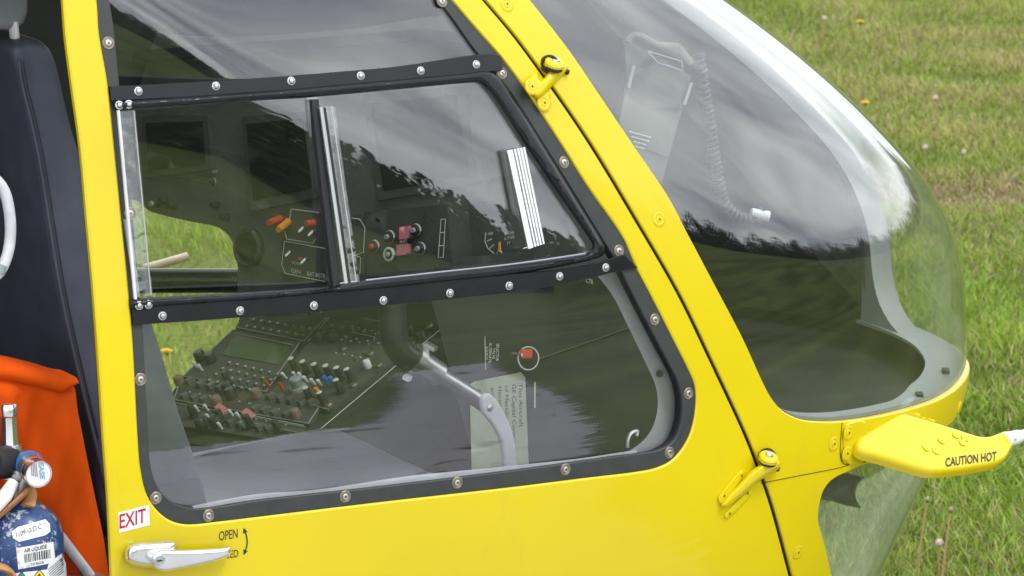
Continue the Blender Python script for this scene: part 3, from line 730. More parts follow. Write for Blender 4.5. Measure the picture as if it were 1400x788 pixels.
# --- screws and rivets
def fastener(kind):
    mb = MB()
    if kind == 'dome': o = mb.lathe([(.0068, 0), (.0068, .0009), (.0062, .0016), (.0050, .0018), (.0044, .0010), (.0038, .0010), (.0034, .0030), (.0022, .0036), (.0004, .0037)], 18).build('rivet', 'screw_steel')
    elif kind == 'flush': o = mb.lathe([(.0098, 0), (.0098, .0007), (.0088, .0014), (.0082, .0011), (.0074, .0011), (.0068, .0014), (.0060, .0006), (.0004, .0006)], 20).build('screw', 'screw_brass')
    elif kind == 'yellow': o = mb.lathe([(.0125, 0), (.0125, .0006), (.0115, .0012), (.0075, .0014), (.0066, .0008), (.006, .0016), (.002, .0019), (.0004, .0018)], 24).build('screw', 'yellow_paint')
    elif kind == 'core': o = mb.lathe([(.0047, 0), (.0047, .0018), (.0040, .0021), (.0004, .0022)], 16).build('screw_core', 'screw_steel')
    elif kind == 'shadow': o = mb.lathe([(.0136, 0), (.0136, .0003), (.0128, .0004)], 24).build('screw_shade_ring', 'yellow_edge')  # darker yellow ring painted in for the shadow gap round the screw
    elif kind == 'ring': o = mb.lathe([(.0050, 0), (.0050, .0004), (.0036, .0004), (.0036, 0)], 18, cap=False).build('rivet_groove', 'screw_socket')
    elif kind == 'cross': o = mb.box((0, 0, 0), (.0022, .0005, .0003)).box((0, 0, 0), (.0005, .0022, .0003)).build('screw_recess', 'screw_socket', None, False)
    elif kind == 'socket': o = mb.lathe([(.0019, 0), (.0019, .0003)], 6).build('screw_recess', 'screw_socket', None, False)
    me = o.data; bpy.data.objects.remove(o); return me
FM = {k: fastener(k) for k in ('dome', 'flush', 'yellow', 'core', 'cross', 'socket', 'shadow', 'ring')}
def fix(px, kind, off, parent, recess=None, rh=.002):
    p = hit([px], off); n = Vector(Nf(p)[0]); M = frame(p[0], n); M = M @ Matrix.Rotation(random.uniform(0, 3), 4, 'Z')
    inst('rivet' if kind == 'dome' else 'screw', FM[kind], M, parent)
    if kind == 'flush': inst('screw_core', FM['core'], M, parent)
    if kind == 'yellow': inst('screw_shade_ring', FM['shadow'], M, parent)
    if kind == 'dome': inst('rivet_groove', FM['ring'], M @ Matrix.Translation((0, 0, .0009)), parent)
    if recess: inst('screw_recess', FM[recess], M @ Matrix.Translation((0, 0, rh)), parent)
for p in [(189, 125), (295, 118), (398, 111), (493, 104), (575, 97), (651, 88.5), (222, 432), (328, 425), (429, 418), (524, 411), (615, 401), (696, 391), (765, 378), (828, 366)]: fix(p, 'dome', .0075, DOOR)
for p in [(163, 144), (176, 143), (190, 418), (203, 416.5)]: fix(p, 'dome', .012, DOOR)
for p in [(148, 59), (178, 292), (192, 519), (213, 681), (285, 705), (472, 679), (625, 660), (773, 642), (915, 619), (941, 538), (895, 437), (846, 343), (771, 222), (686, 100), (604, 2)]: fix(p, 'flush', .001, DOOR, 'cross', .0024)

# --- nose: pillar between door and windscreen, nose band, windscreen, chin windows
PIL_R = [(690, -40), (722, 0), (776, 69), (809, 117), (865, 200), (913, 271), (937, 317), (981, 400), (1015, 465), (1040, 520), (1052, 543), (1066, 560), (1080, 568.5), (1096, 574), (1126, 576.5), (1157, 575)]
RIM = [(1157, 575), (1212, 566), (1278, 547), (1304, 532)]
rim_uv = uv(crom(PIL_R+RIM[1:], ST, False))
zr = float(rim_uv[-1, 1]); s_end = float(rim_uv[-1, 0])
tail = np.array([(s, zr) for s in np.linspace(s_end, 0, 14)[1:]])
rim_r = np.concatenate([rim_uv, tail])             # from the top of the pillar down and round to the nose centre
ZT = 199.0
# lower edge of the band and the chin window outline
chin = [(1190, 633), (1174, 637), (1159, 644), (1145, 650), (1134, 657), (1125, 668), (1120, 682), (1117, 710), (1126, 745), (1136, 788), (1152, 840), (1170, 890)]
chin_uv = uv(crom(chin, ST, False)); zb = float(chin_uv[0, 1]); sb = float(chin_uv[0, 0])
chin_top = np.array([(s, zb) for s in np.linspace(sb, 0, 14)[1:]])
seam_uv = uv(crom(shift(SEAM, 5.4), ST, False))
def capz(a, z0): return a[a[:, 1] >= z0]
zbot = 66.0
# outer shape: seam (top->bottom), bottom edge, chin window edge up, centre, rim back up
ch_low = float(chin_uv[-1, 1])
right_nose = np.concatenate([seam_uv, [(chin_uv[-1, 0]+4, zbot)], [(0.0, zbot)], [(0.0, ch_low)], [(chin_uv[-1, 0]-3, ch_low)], chin_uv[::-1][1:], chin_top, [(0.0, zr)], rim_r[::-1][1:]])
def clean(a, eps=.05):
    out = [a[0]]
    for p in a[1:]:
        if np.linalg.norm(p-out[-1]) > eps: out.append(p)
    return np.array(out)
right_nose = clean(right_nose)
NOSE = skin('nose_frame', right_nose, [], .004, .010, 'yellow_paint', HELI, res=2.2, bev=.22, raw=True)
skin('nose_frame', right_nose, [], .004, .010, 'yellow_paint', HELI, res=2.6, bev=.22, raw=True, mirror=True)
skin('nose_liner', right_nose, [], -.010, .006, 'liner', HELI, res=3.2, raw=True)
skin('nose_liner', right_nose, [], -.010, .006, 'liner', HELI, res=3.2, raw=True, mirror=True)
skin('door_gap', np.concatenate([crom(shift(SEAM, -1.5), ST, False), crom(shift(SEAM, 7)[::-1], ST, False)]), [], -.0012, .004, 'dark_gap', NOSE, res=2)
# panel joint on the nose band + dark joint lines
def joint(name, pts, off=.0042, w=.0012): MB().tube(hit(crom(pts, 6, False), off-.0004), w, 6, flat=.5).build(name, 'dark_gap', NOSE)
joint('panel_joint', [(1040, 661), (1090, 651), (1146, 640), (1160, 636)])
joint('panel_joint', [(1151, 578), (1149, 605), (1149, 626), (1153, 634), (1166, 634), (1188, 630)], w=.0014)
# windscreen domes
dome = clean(np.concatenate([rim_r, [(0.0, ZT)], [(rim_r[0, 0]*.5, ZT)], [(rim_r[0, 0], ZT)]]))
dome_b = dome.copy()
WS = skin('windscreen', dome_b, [], -.004, .004, 'bubble_glass', HELI, res=2.0, raw=True)
skin('windscreen', dome_b, [], -.004, .004, 'bubble_glass', HELI, res=2.4, raw=True, mirror=True)
shade = clean(np.concatenate([[(2.5, zr-1.5)], [(2.5, ZT-1)], [(rim_r[0, 0]*.5, ZT-1)], [(rim_r[0, 0], ZT-1)], rim_r[:-14:2]+np.array([0, -1.0])]))
tag(skin('added_dark_sheet', shade, [], -.022, .004, 'shade_grey', HELI, res=3, raw=True, mirror=True), 'added dark sheet inside the far windscreen half')  # added opaque sheet that keeps the far windscreen half dark
# chin windows
chw = clean(np.concatenate([chin_uv, [(chin_uv[-1, 0]-3, ch_low)], [(0.0, ch_low)], [(0.0, zb)], chin_top[::-1]]))
skin('chin_window', chw, [], -.004, .004, 'chin_glass', HELI, res=2.2, raw=True)
skin('chin_window', chw, [], -.004, .004, 'chin_glass', HELI, res=2.6, raw=True, mirror=True)

# --- windscreen rim flange and centre post (inside)
def strip_mesh(name, A, Bq, th, m, parent):
    """ribbon between two 3D polylines with thickness th downwards"""
    n = len(A); dn = np.array([0, 0, -th]); V = list(A)+list(Bq)+list(A+dn)+list(Bq+dn); F = []
    for i in range(n-1):
        F += [(i, i+1, n+i+1, n+i), (2*n+i, 3*n+i, 3*n+i+1, 2*n+i+1), (i, 2*n+i, 2*n+i+1, i+1), (n+i, n+i+1, 3*n+i+1, 3*n+i)]
    F += [(0, n, 3*n, 2*n), (n-1, 3*n-1, 4*n-1, 2*n-1)]
    o = mesh(name, V, F, m, parent, True); o.data.set_sharp_from_angle(angle=math.radians(40)); return o
ss = np.linspace(rim_uv[-30, 0], -2, 60)
zf = np.interp(ss, rim_r[::-1][:60, 0], rim_r[::-1][:60, 1]); zf[ss < 0] = zr
outer_e = smap(np.stack([ss, zf+.6], -1), -.010)
nin = Nf(smap(np.stack([ss, zf], -1))); nin[:, 2] = 0; nin /= np.linalg.norm(nin, axis=1, keepdims=True)
wid = np.interp(ss, [-75, -40, 0, 30, 60, 75], [.03, .06, .075, .072, .055, .02])
inner_e = outer_e-nin*wid[:, None]+np.array([0, 0, .004])
FL = strip_mesh('windscreen_flange', outer_e, inner_e, .006, 'inner_grey', HELI)
# centre post flaring into the flange
zs = np.linspace(zr/100+.008, 1.985, 60); hwid = .020+.095*np.exp(-(zs-zs[0])/.034)
cx = Lz(zs)-.034-.0*zs
Lp = np.stack([cx, -hwid, zs], -1); Rp = np.stack([cx, np.full(len(zs), .014), zs], -1); dp = np.array([-.045, 0, .0])
V = list(Lp)+list(Rp)+list(Lp+dp)+list(Rp+dp); n = len(zs); F = []
for i in range(n-1): F += [(i, n+i, n+i+1, i+1), (2*n+i, 2*n+i+1, 3*n+i+1, 3*n+i), (i, i+1, 2*n+i+1, 2*n+i), (n+i, 3*n+i, 3*n+i+1, n+i+1)]
F += [(0, 2*n, 3*n, n), (n-1, 2*n-1, 4*n-1, 3*n-1)]
PO = mesh('centre_post', V, F, 'inner_grey', HELI, True); PO.data.set_sharp_from_angle(angle=math.radians(40))
for px in [(1293, 507), (1257, 540)]:
    v = rays([px])[0]; p = CAM+v*((zr/100+.012-CAM[2])/v[2]); MB().box((0, 0, 0), (.006, .012, .003), frame(p, (0, 0, 1), R3)).build('clip', 'black_rubber', FL, False)
MB().lathe([(.006, 0), (.006, .003), (.001, .004)], 10, frame((Lz(np.array(1.22))-.055, -.0155, 1.22), (0, -1, 0))).build('post_screw', 'screw_steel', PO)

# nose shelf: dark tub closing the nose below the flange
sh = smap(np.stack([np.linspace(92, -92, 60), np.full(60, zb+1.6)], -1), -.02)
hole = []
V = [tuple(p) for p in sh]+[(sh[-1, 0]-.02, sh[-1, 1], sh[-1, 2]), (sh[0, 0]-.02, sh[0, 1], sh[0, 2])]
k = len(V); V += [(x, y, z-.01) for x, y, z in V]
mesh('nose_shelf', V, [tuple(range(k)), tuple(range(k, 2*k))[::-1]]+[(i, (i+1) % k, k+(i+1) % k, k+i) for i in range(k)], 'liner', HELI, False)
# windscreen washer pipe and yellow bracket lying on the shelf
def atz(px, z): v = rays([px])[0]; return CAM+v*((z-CAM[2])/v[2])
MB().tube([atz((1135, 562), .995), atz((1172, 538), 1.0)], .011, 12).build('wiper_motor', 'inner_grey', HELI)
MB().tube([atz((1102, 571), .995), atz((1134, 560), .995)], .014, 10, flat=.6).build('wiper_bracket', 'yellow_paint', HELI)

# black fresh-air scoop behind the chin window
sp_ = Plane(hit([(1150, 665)], -.05)[0], (-.3, -.9, .25))
so = np.concatenate([crom([(1120, 682), (1123, 670), (1134, 656), (1150, 648), (1160, 647)], 4, False), crom([(1160, 647), (1172, 650), (1182, 652)], 4, False), crom([(1182, 653), (1173, 662), (1169, 673), (1171, 684), (1177, 693)], 4, False), crom([(1176, 695), (1160, 692), (1140, 686)], 4, False)])
puff('air_scoop', clean(so, .5), sp_.mp(), .03, 22, 'black_frame', HELI, res=4, back=.004)

# yellow screws on pillar and band
for p in [(693, 6), (901, 300), (1140, 607), (1091, 755)]: fix(p, 'yellow', .004, NOSE, 'cross', .002)
for p in [(1160, 592), (1158, 620)]: fix(p, 'yellow', .0075, NOSE, 'cross', .002)

# --- rest of the fuselage: roof, belly, left side, cabin
def section(xs, ring, name, m, close=True, parent=HELI):
    V, F = [], []; n = None
    for x in xs:
        r_ = ring(x); n = len(r_); V += [(x, y, z) for y, z in r_]
    for i in range(len(xs)-1):
        for j in range(n): F.append((i*n+j, i*n+(j+1) % n, (i+1)*n+(j+1) % n, (i+1)*n+j))
    F += [tuple(range(n)), tuple(range((len(xs)-1)*n, len(xs)*n))[::-1]]
    o = mesh(name, V, F, m, parent, True); o.data.set_sharp_from_angle(angle=math.radians(35)); return o
def roofring(x):
    z0 = 1.985; w = float(Wz(1.985)); k = 1.0
    if x > X0: k = max(.02, 1-(max(0, x-X0)/(float(Lz(np.array(z0)))-X0))**SN)**(1/SN)
    y = np.linspace(-w*k, w*k, 21); top = [(a, z0+.16*k*(1-(a/(w*k))**2)**.5*1.0+.004) for a in y]
    return [(a, z0-.0) for a in y[::-1]]+top
section(list(np.linspace(-2.6, X0, 5)), roofring, 'roof', 'yellow_paint')
# overhead windows let the sky light the cockpit; a centre beam carries the posts
rw = section(list(X0+(.38-X0)*np.linspace(.004, .99, 16)**.8), roofring, 'overhead_window', 'chin_glass')
MB().box((.0, 0, 2.03), (.36, .05, .03)).build('overhead_beam', 'panel_dark', HELI, False)
def bellyring(x):
    return [(-.70, .69), (-.62, .56), (-.4, .50), (.4, .50), (.62, .56), (.70, .69), (.0, .69)]
section([-2.6, .70], bellyring, 'belly', 'yellow_paint')
b = MB().box((-.86, 0, .70), (1.62, .70, .008)); b.build('cabin_floor', 'liner', HELI, False)
MB().box((-2.58, 0, 1.34), (.02, .72, .64)).build('rear_bulkhead', 'liner', HELI, False)
# left side: door and wall with one open window aperture
lw = np.array([uv([(152, 788)])[0, 0]+185, 0]); sA = float(seam_uv[:, 0].mean())
def sx_at(x): return S90+(X0-x)*100 if x <= X0 else float(np.interp(-x, -_x, _s))
skin('lower_side', dens([(sx_at(-2.5), 64), (sx_at(.60), 64), (sx_at(.60), 86), (sx_at(-2.5), 86)], 4), [], -.007, .006, 'yellow_paint', HELI, res=6, raw=True)
lo_ = [(sx_at(-2.5), 70)]+[tuple(p+np.array([-.8, 0])) for p in seam_uv[::-4] if p[1] > 71]+[(sx_at(-.05), 199), (sx_at(-2.5), 199)]
hi_ = crom([(sx_at(.03), 93), (sx_at(.40), 93), (sx_at(.42), 99), (sx_at(.33), 130), (sx_at(.30), 136), (sx_at(.05), 136), (sx_at(.03), 130)], 2)
skin('left_door', dens(lo_, 3), [hi_], .003, .008, 'yellow_paint', HELI, res=6, raw=True, mirror=True)
LD = skin('left_door_liner', dens(lo_, 3), [hi_], -.008, .02, 'liner', HELI, res=6, raw=True, mirror=True)
# window bar of the far door with a light top edge, cream tube beyond
yb = .715
BBP = Plane((0, yb, 0), (0, -1, 0)); MB().tube([BBP.one(185, 384), BBP.one(345, 384)], .0235, 20).build('far_window_bar', 'black_frame', LD)
LB = Plane((0, .90, 0), (0, -1, 0))
MB().tube([LB.one(196, 368), LB.one(256, 351)], .0085, 14).build('far_grab_tube', 'cream', LD)

# landing skids (below the frame)
for sgn in (-1, 1):
    path = crom([(-2.6, sgn*1.0, .05), (0.3, sgn*1.0, .05), (.75, sgn*1.0, .07), (1.0, sgn*1.0, .20)], .08, False)
    MB().tube(path, .045, 12).build('skid', 'black_frame', HELI)
for x in (-1.9, .15):
    path = crom([(x, -1.0, .07), (x, -.86, .34), (x, -.5, .53), (x, 0, .55), (x, .5, .53), (x, .86, .34), (x, 1.0, .07)], .06, False)
    MB().tube(path, .035, 12).build('cross_tube', 'black_frame', HELI)
# ================================================================== DOOR HARDWARE
def zc_(ox, oy, pts, k=3.94): return [(ox+x/k, oy+y/k) for x, y in pts]
# upper hinge
HU = puff('hinge_leaf', crom(zc_(700, 0, [(66, 455), (85, 420), (128, 388), (150, 400), (158, 425), (170, 420), (205, 375), (235, 368), (285, 345), (302, 350), (302, 378), (255, 430), (215, 470), (190, 500), (165, 525), (130, 535), (100, 510)]), 2), SK, .020, 7, 'yellow_paint', DOOR, res=3, back=.002)
puff('hinge_pad', crom(zc_(700, 0, [(135, 545), (150, 520), (195, 490), (210, 500), (200, 560), (185, 590), (160, 595), (140, 575)]), 2), SK, .009, 3, 'yellow_paint', DOOR, res=3, back=.002)
def disc(px, off, r, h, m, parent, name, n=20, nrm=None, prof=None):
    p = hit([px], off); nn = Nf(p)[0] if nrm is None else nrm
    return MB().lathe(prof or [(r, 0), (r, h*.7), (r*.85, h)], n, frame(p[0], nn)).build(name, m, parent)
up_ax = Vector((.05, -.42, .90)).normalized()
# rubber bushing ring behind, pivot cap, hex nut
def ring_t(px, off, R, r, m, parent, name, ax):
    c = Vector(hit([px], off)[0]); M = frame(c, ax); MB().tube([M @ Vector((R*math.cos(a), R*math.sin(a), 0)) for a in np.linspace(0, 2*math.pi, 28)], r, 8, cap=False).build(name, m, parent)
ring_t((751, 88), .012, .0125, .0030, 'black_rubber', DOOR, 'hinge_bush', Vector((-.55, -.75, .35)))
disc((757, 93), .016, .0150, .006, 'black_rubber', DOOR, 'hinge_washer', nrm=up_ax)
disc((757.5, 90), .016, .0165, .009, 'yellow_paint', DOOR, 'hinge_cap', nrm=up_ax)
disc((760, 84.5), .018, .0075, .005, 'screw_steel', DOOR, 'hinge_nut', 6, nrm=up_ax)
disc((773, 98), .008, .0045, .006, 'black_rubber', DOOR, 'hinge_pin', nrm=Vector((.6, -.7, -.2)))
for p, o in [((727, 118.5), .0185), ((744, 141), .009)]: fix(p, 'yellow', o, DOOR, 'cross', .002)
# lower hinge: base plate with raised tongue and an arm to the pivot
puff('hinge_plate', crom(zc_(700, 588, [(1095, 375), (1110, 345), (1215, 215), (1240, 203), (1270, 215), (1275, 235), (1300, 300), (1297, 350), (1170, 488), (1150, 490), (1135, 470)]), 3), SK, .004, 3, 'yellow_paint', DOOR, res=4, back=.002)
puff('hinge_flange', crom(zc_(700, 588, [(1106, 368), (1120, 342), (1222, 222), (1245, 215), (1252, 235), (1240, 268), (1140, 400), (1120, 405)]), 3), SK, .0085, 3, 'yellow_paint', DOOR, res=3, back=.0)
puff('hinge_flange', crom(zc_(700, 588, [(1140, 455), (1160, 432), (1270, 330), (1292, 330), (1292, 350), (1180, 472), (1158, 486), (1144, 475)]), 3), SK, .0075, 3, 'yellow_paint', DOOR, res=3, back=.0)
arm = clean(crom([(985, 692), (990, 683), (1016, 655), (1030, 641), (1046, 632), (1058, 628), (1067, 632), (1066, 640), (1054, 648), (1040, 657), (1010, 683), (993, 696)], 3), .6)
puff('hinge_arm', arm, lambda P, h: hit(P, np.asarray(h)+np.clip((P[:, 0]-1005)/60, 0, 1)*.020), .016, 6, 'yellow_paint', DOOR, res=3, back=.008)
ring_t((1049, 625), .016, .0125, .0030, 'black_rubber', DOOR, 'hinge_bush', Vector((-.5, -.7, .5)))
disc((1049, 632), .024, .0150, .006, 'black_rubber', DOOR, 'hinge_washer', nrm=up_ax)
disc((1049.5, 629), .024, .0165, .009, 'yellow_paint', DOOR, 'hinge_cap', nrm=up_ax)
disc((1051.5, 623.5), .026, .0075, .005, 'screw_steel', DOOR, 'hinge_nut', 6, nrm=up_ax)
disc((1061, 640), .016, .005, .006, 'black_rubber', DOOR, 'hinge_pin', nrm=Vector((.6, -.7, -.3)))
for p in zc_(700, 588, [(1145, 356), (1238, 246), (1175, 452), (1272, 342)]):
    pp = hit([p], .0088); inst('screw_recess', FM['cross'], frame(pp[0], Nf(pp)[0]) @ Matrix.Rotation(.4, 4, 'Z'), DOOR)

# door handle
HB = puff('handle_base', clean(crom(zc_(0, 588, [(668, 665), (680, 628), (720, 604), (800, 594), (900, 588), (945, 592), (962, 615), (955, 665), (900, 720), (820, 748), (740, 742), (690, 722), (670, 700)]), 3), .5), SK, .034, 11, 'chrome', DOOR, res=3.5, back=.002)
lvp = clean(crom(zc_(0, 588, [(816, 705), (828, 664), (866, 646), (960, 645), (1100, 640), (1200, 632), (1240, 627), (1249, 640), (1242, 676), (1190, 700), (1100, 725), (950, 756), (876, 763), (832, 745)]), 3), .5)
LV = puff('handle_lever', lvp, lambda P, h: hit(P, np.asarray(h)+.036-.00008*(P[:, 0]-210)), .012, 7, 'chrome', DOOR, res=3, back=.010, prof=2.4)
pk = hit([(218, 766.5)], .0485); nk = Vector(Nf(pk)[0])
MB().lathe([(.0088, 0), (.0088, .001), (.0080, .0016), (.0074, .0008), (.0062, .0008), (.0058, .0016), (.0005, .0016)], 22, frame(pk[0], nk)).build('lock_barrel', 'bare_metal', DOOR)
MB().box((0, 0, .0018), (.0042, .0012, .0004), frame(pk[0], nk)).build('key_slot', 'screw_socket', DOOR, False)

# writing on the door
STK = skin('exit_sticker', dens([(160, 700.5), (202, 690), (203, 717.5), (161, 728)], 5), [], .0046, .0005, 'paper', DOOR, res=1.5)
text_px('exit_lettering', 'EXIT', (163.5, 723), (199.5, 714), 19, SK, .0052, 'ink_red', DOOR, bold=.012)
text_px('open_lettering', 'OPEN', (299.5, 739.5), (325, 735.5), 12.5, SK, .0046, 'ink', DOOR, bold=.004)
text_px('closed_lettering', 'CLOSED', (290, 766.5), (326, 761.5), 10, SK, .0046, 'ink', DOOR, bold=.004)
arc = crom([(334, 725), (337, 733), (338, 741), (337, 749), (334.5, 756)], 2, False)
def ribbon(path, w0, w1, mapf, h, name, m, parent):
    t = np.gradient(path, axis=0); t /= np.linalg.norm(t, axis=1, keepdims=True); nn = np.stack([-t[:, 1], t[:, 0]], -1)
    w = np.linspace(w0, w1, len(path))[:, None] if not hasattr(w0, '__len__') else np.asarray(w0)[:, None]
    A, Bq = mapf(path+nn*w, h), mapf(path-nn*w, h); n = len(path)
    return mesh(name, list(A)+list(Bq), [(i, i+1, n+i+1, n+i) for i in range(n-1)], m, parent, False)
ribbon(arc, .9, .9, SK, .0046, 'arrow_mark', 'ink', DOOR)
for tip, q in [((333, 721.5), (335.5, 728.5)), ((333, 759.5), (335.8, 752.5))]:
    q = np.array(q, float); t = np.array(tip, float); dd = (t-q)/np.linalg.norm(t-q); nn = np.array([-dd[1], dd[0]])
    mesh('arrow_mark', SK(np.array([t, q+nn*3.2, q-nn*3.2]), .0046), [(0, 1, 2)], 'ink', DOOR, False)

# ================================================================== PROBE ARM ON THE NOSE
root = hit([(1172, 612)], .012)[0]
PA = Plane(root, (.18, -.62, .76))
PM = skin('probe_mount', clean(crom([(1153, 580), (1160, 577), (1172, 574), (1182, 580), (1180, 600), (1178, 628), (1172, 633), (1158, 634), (1152, 626)], 4), .6), [], .0075, .006, 'yellow_paint', HELI, res=1.5, bev=.2)
po = clean(crom([(1168, 612), (1170, 604), (1190, 590), (1222, 571), (1232, 568.5), (1250, 573), (1300, 588), (1338, 599.5), (1352, 599), (1372, 592), (1382, 594), (1387, 606), (1380, 617), (1374, 628), (1362, 636), (1335, 642), (1300, 647), (1272, 648.5), (1255, 645), (1238, 640), (1205, 630), (1175, 621)], 4), .6)
def ph(P, H=.010, B=5):
    k = np.clip(segdist(P, [ccw(po)])/B, 0, 1); return H*(1-(1-k)**2)**.5
PRB = puff('probe_arm', po, PA.mp(), .010, 5, 'yellow_paint', HELI, res=2.5, back=.011)
# the arm's root reaches into the nose band
MB().tube([PA.one(1185, 606, -.004), Vector(hit([(1178, 604)], -.002)[0])], [.020, .030], 12, flat=.6).build('arm_root', 'yellow_paint', PRB)
text_px('caution_lettering', 'CAUTION HOT', (1288, 643.5), (1358, 634.5), 11.5, lambda P, h: PA.at(P, ph(P)+h), .0010, 'ink', PRB, bold=.022)
for i, p in enumerate(zc_(1050, 588, [(835, 118), (887, 135), (918, 80), (995, 50), (1030, 90), (1043, 66)])):
    q = PA.one(p[0], p[1], float(ph(np.array([p]))[0])+.0004); M = frame(q, PA.n)
    inst('screw', FM['yellow'], M @ Matrix.Scale(.58, 4) @ Matrix.Translation((0, 0, .0018)), PRB); inst('screw_recess', FM['cross'], M @ Matrix.Translation((0, 0, .0014)), PRB)
jl = dens([(1243, 636), (1262, 622), (1285, 611), (1312, 600)], 3, False)
MB().tube(PA.at(jl, ph(jl)-.0001), .0004, 5).build('joint_line', 'yellow_edge', PRB)
tip0 = PA.one(1372, 605, .004); tip1 = PA.one(1440, 583, .004)
MB().tube([tip0, tip0.lerp(tip1, .25), tip0.lerp(tip1, .35), tip1], [.0135, .0125, .009, .009], 16).build('probe_tube', 'white_plastic', PRB)
q = PA.one(1381, 607, .015); MB().lathe([(.004, 0), (.004, .002), (.001, .003)], 10, frame(q, -Vector(D3))).build('probe_screw', 'screw_steel', PRB)
# little brackets and bolts on the band behind the arm
for px, r in [((1250, 569), .006), ((1257, 573), .005), ((1270, 576), .005)]: disc(px, .004, r, .012, 'yellow_paint', NOSE, 'bolt', 8)
disc((1310, 557), .002, .012, .004, 'yellow_paint', NOSE, 'bolt_cover', 20)

# ================================================================== COCKPIT INTERIOR
# instrument panel, turned a little towards the right seat and leaning forward
pn = Vector((-1, -.33, .16)).normalized()
IP = Plane((.42, -.5, 1.45), pn)
def on_panel(px, h=0): return IP.one(px[0], px[1], h)
panel_out = clean(crom([(150, 60), (300, 52), (480, 40), (600, 22), (645, 25), (690, 62), (738, 115), (800, 207), (852, 296), (866, 335), (850, 365), (800, 380), (700, 392), (600, 404), (470, 418), (345, 428), (329, 420), (325, 400), (325, 365), (322, 342), (312, 322), (298, 311), (260, 303), (222, 294), (203, 288), (190, 276), (150, 262)], 8), 1)
PAN = shell('instrument_panel', panel_out, [], IP.mp(), 0.0, .09, 'panel_grey', HELI, 40, 0)
def pbox(name, quad, h, m, th=None, bev=0.0, parent=PAN):
    return shell(name, dens(quad, 12), [], IP.mp(), h, th or h+.002, m, parent, 30, 0)
def pline(pts, parent=PAN, h=.0075, w=.0007, m='print_white', name='panel_outline', PL=IP):
    return MB().tube(PL.at(dens(pts, 10, False), h), w, 4).build(name, m, parent)
pbox('display_unit', [(200, 160), (290, 158), (296, 232), (205, 244)], .012, 'panel_box')
pbox('display_screen', [(206, 168), (284, 166), (288, 225), (210, 235)], .013, 'dark_screen', .002)
pbox('display_unit', [(335, 160), (425, 152), (440, 270), (345, 290)], .010, 'panel_box')
pbox('display_screen', [(342, 170), (420, 162), (432, 258), (352, 275)], .011, 'dark_screen', .002)
pbox('display_unit', [(500, 130), (640, 118), (660, 250), (520, 275)], .010, 'panel_box')
pbox('display_screen', [(512, 142), (630, 130), (648, 240), (530, 262)], .011, 'dark_screen', .002)
pbox('switch_panel', [(389, 283), (448, 292), (449, 332), (392, 327)], .006, 'panel_box')
pbox('switch_panel', [(388, 331), (449, 341), (449, 387), (393, 377)], .006, 'panel_box')
pline([(402, 286), (440, 291)]); pline([(393, 316), (396, 327), (432, 333), (435, 327)]); pline([(402, 286), (400, 300)])
pline([(393, 330), (389, 362), (394, 374), (448, 385)]); pline([(393, 330), (449, 340)])
pbox('gauge_panel', [(500, 290), (612, 280), (622, 372), (505, 380)], .004, 'panel_box')
pbox('gauge_panel', [(483, 296), (498, 293), (502, 374), (488, 376)], .005, 'panel_box')
pline([(485, 298), (496, 300), (503, 311), (501, 345), (490, 349)]); pline([(488, 349), (497, 352), (496, 375)])
pbox('gauge_panel', [(640, 250), (760, 230), (790, 345), (650, 372)], .004, 'panel_box')
pline([(668, 318), (667, 330), (671, 340), (680, 347)]); pline([(670, 330), (676, 327)], w=.0009); pline([(673, 340), (679, 335)], w=.0009)
pline([(607, 300), (613, 300), (610, 352), (603, 352), (607, 300)]); pline([(606, 318), (612, 318)]); pline([(604, 336), (611, 336)])
for s_, p0, p1, hh in [('OFF', (293, 236), (302, 237), 4), ('GEN', (402, 373), (415, 375), 6), ('BAT MSTR', (424, 377), (449, 381), 6), ('NORM', (403, 361), (416, 363), 4), ('RADAR', (694, 322), (707, 320), 4), ('ALTITUDE', (693, 329), (707, 326), 4), ('FT', (697, 335), (702, 334), 4), ('100', (671, 322), (678, 321), 4), ('CTR', (805, 386), (815, 389), 6)]:
    text_px('panel_lettering', s_, p0, p1, hh, IP.mp(), .0075, 'print_white', PAN, bold=.01)
def pknob(px, r, h, m, name='knob', base=.006, PL=IP, parent=PAN, tilt=None, prof=None, n=16):
    p = PL.one(px[0], px[1], base); nn = Vector(PL.n) if tilt is None else (Vector(PL.n)+Vector(tilt)).normalized()
    return MB().lathe(prof or [(r*1.1, 0), (r, h*.12), (r*.92, h*.85), (r*.75, h)], n, frame(p, nn)).build(name, m, parent)
def pring(px, R, r, m='print_white', PL=IP, parent=PAN, base=.008, name='knob_ring'):
    M = frame(PL.one(px[0], px[1], base), PL.n); MB().tube([M @ Vector((R*math.cos(a), R*math.sin(a), 0)) for a in np.linspace(0, 6.2832, 24)], r, 6, cap=False).build(name, m, parent)
pring((295, 249), .0075, .0012, 'bare_metal'); pknob((295, 249), .005, .008, 'knob_black')
for p in [(219, 279), (229, 275), (241, 282), (300, 280), (313, 297)]: pknob(p, .0075, .016, 'knob_black', tilt=(0, -.1, 0))
pknob((219, 279), .006, .02, 'knob_grey')
# round air vent
pknob((342, 339), .034, .012, 'knob_black', 'air_vent', .0, n=32, prof=[(.036, 0), (.036, .008), (.031, .012), (.028, .006), (.026, -.004), (.001, -.006)])
pring((342, 339), .030, .0016, 'panel_box', base=.011, name='vent_ring')
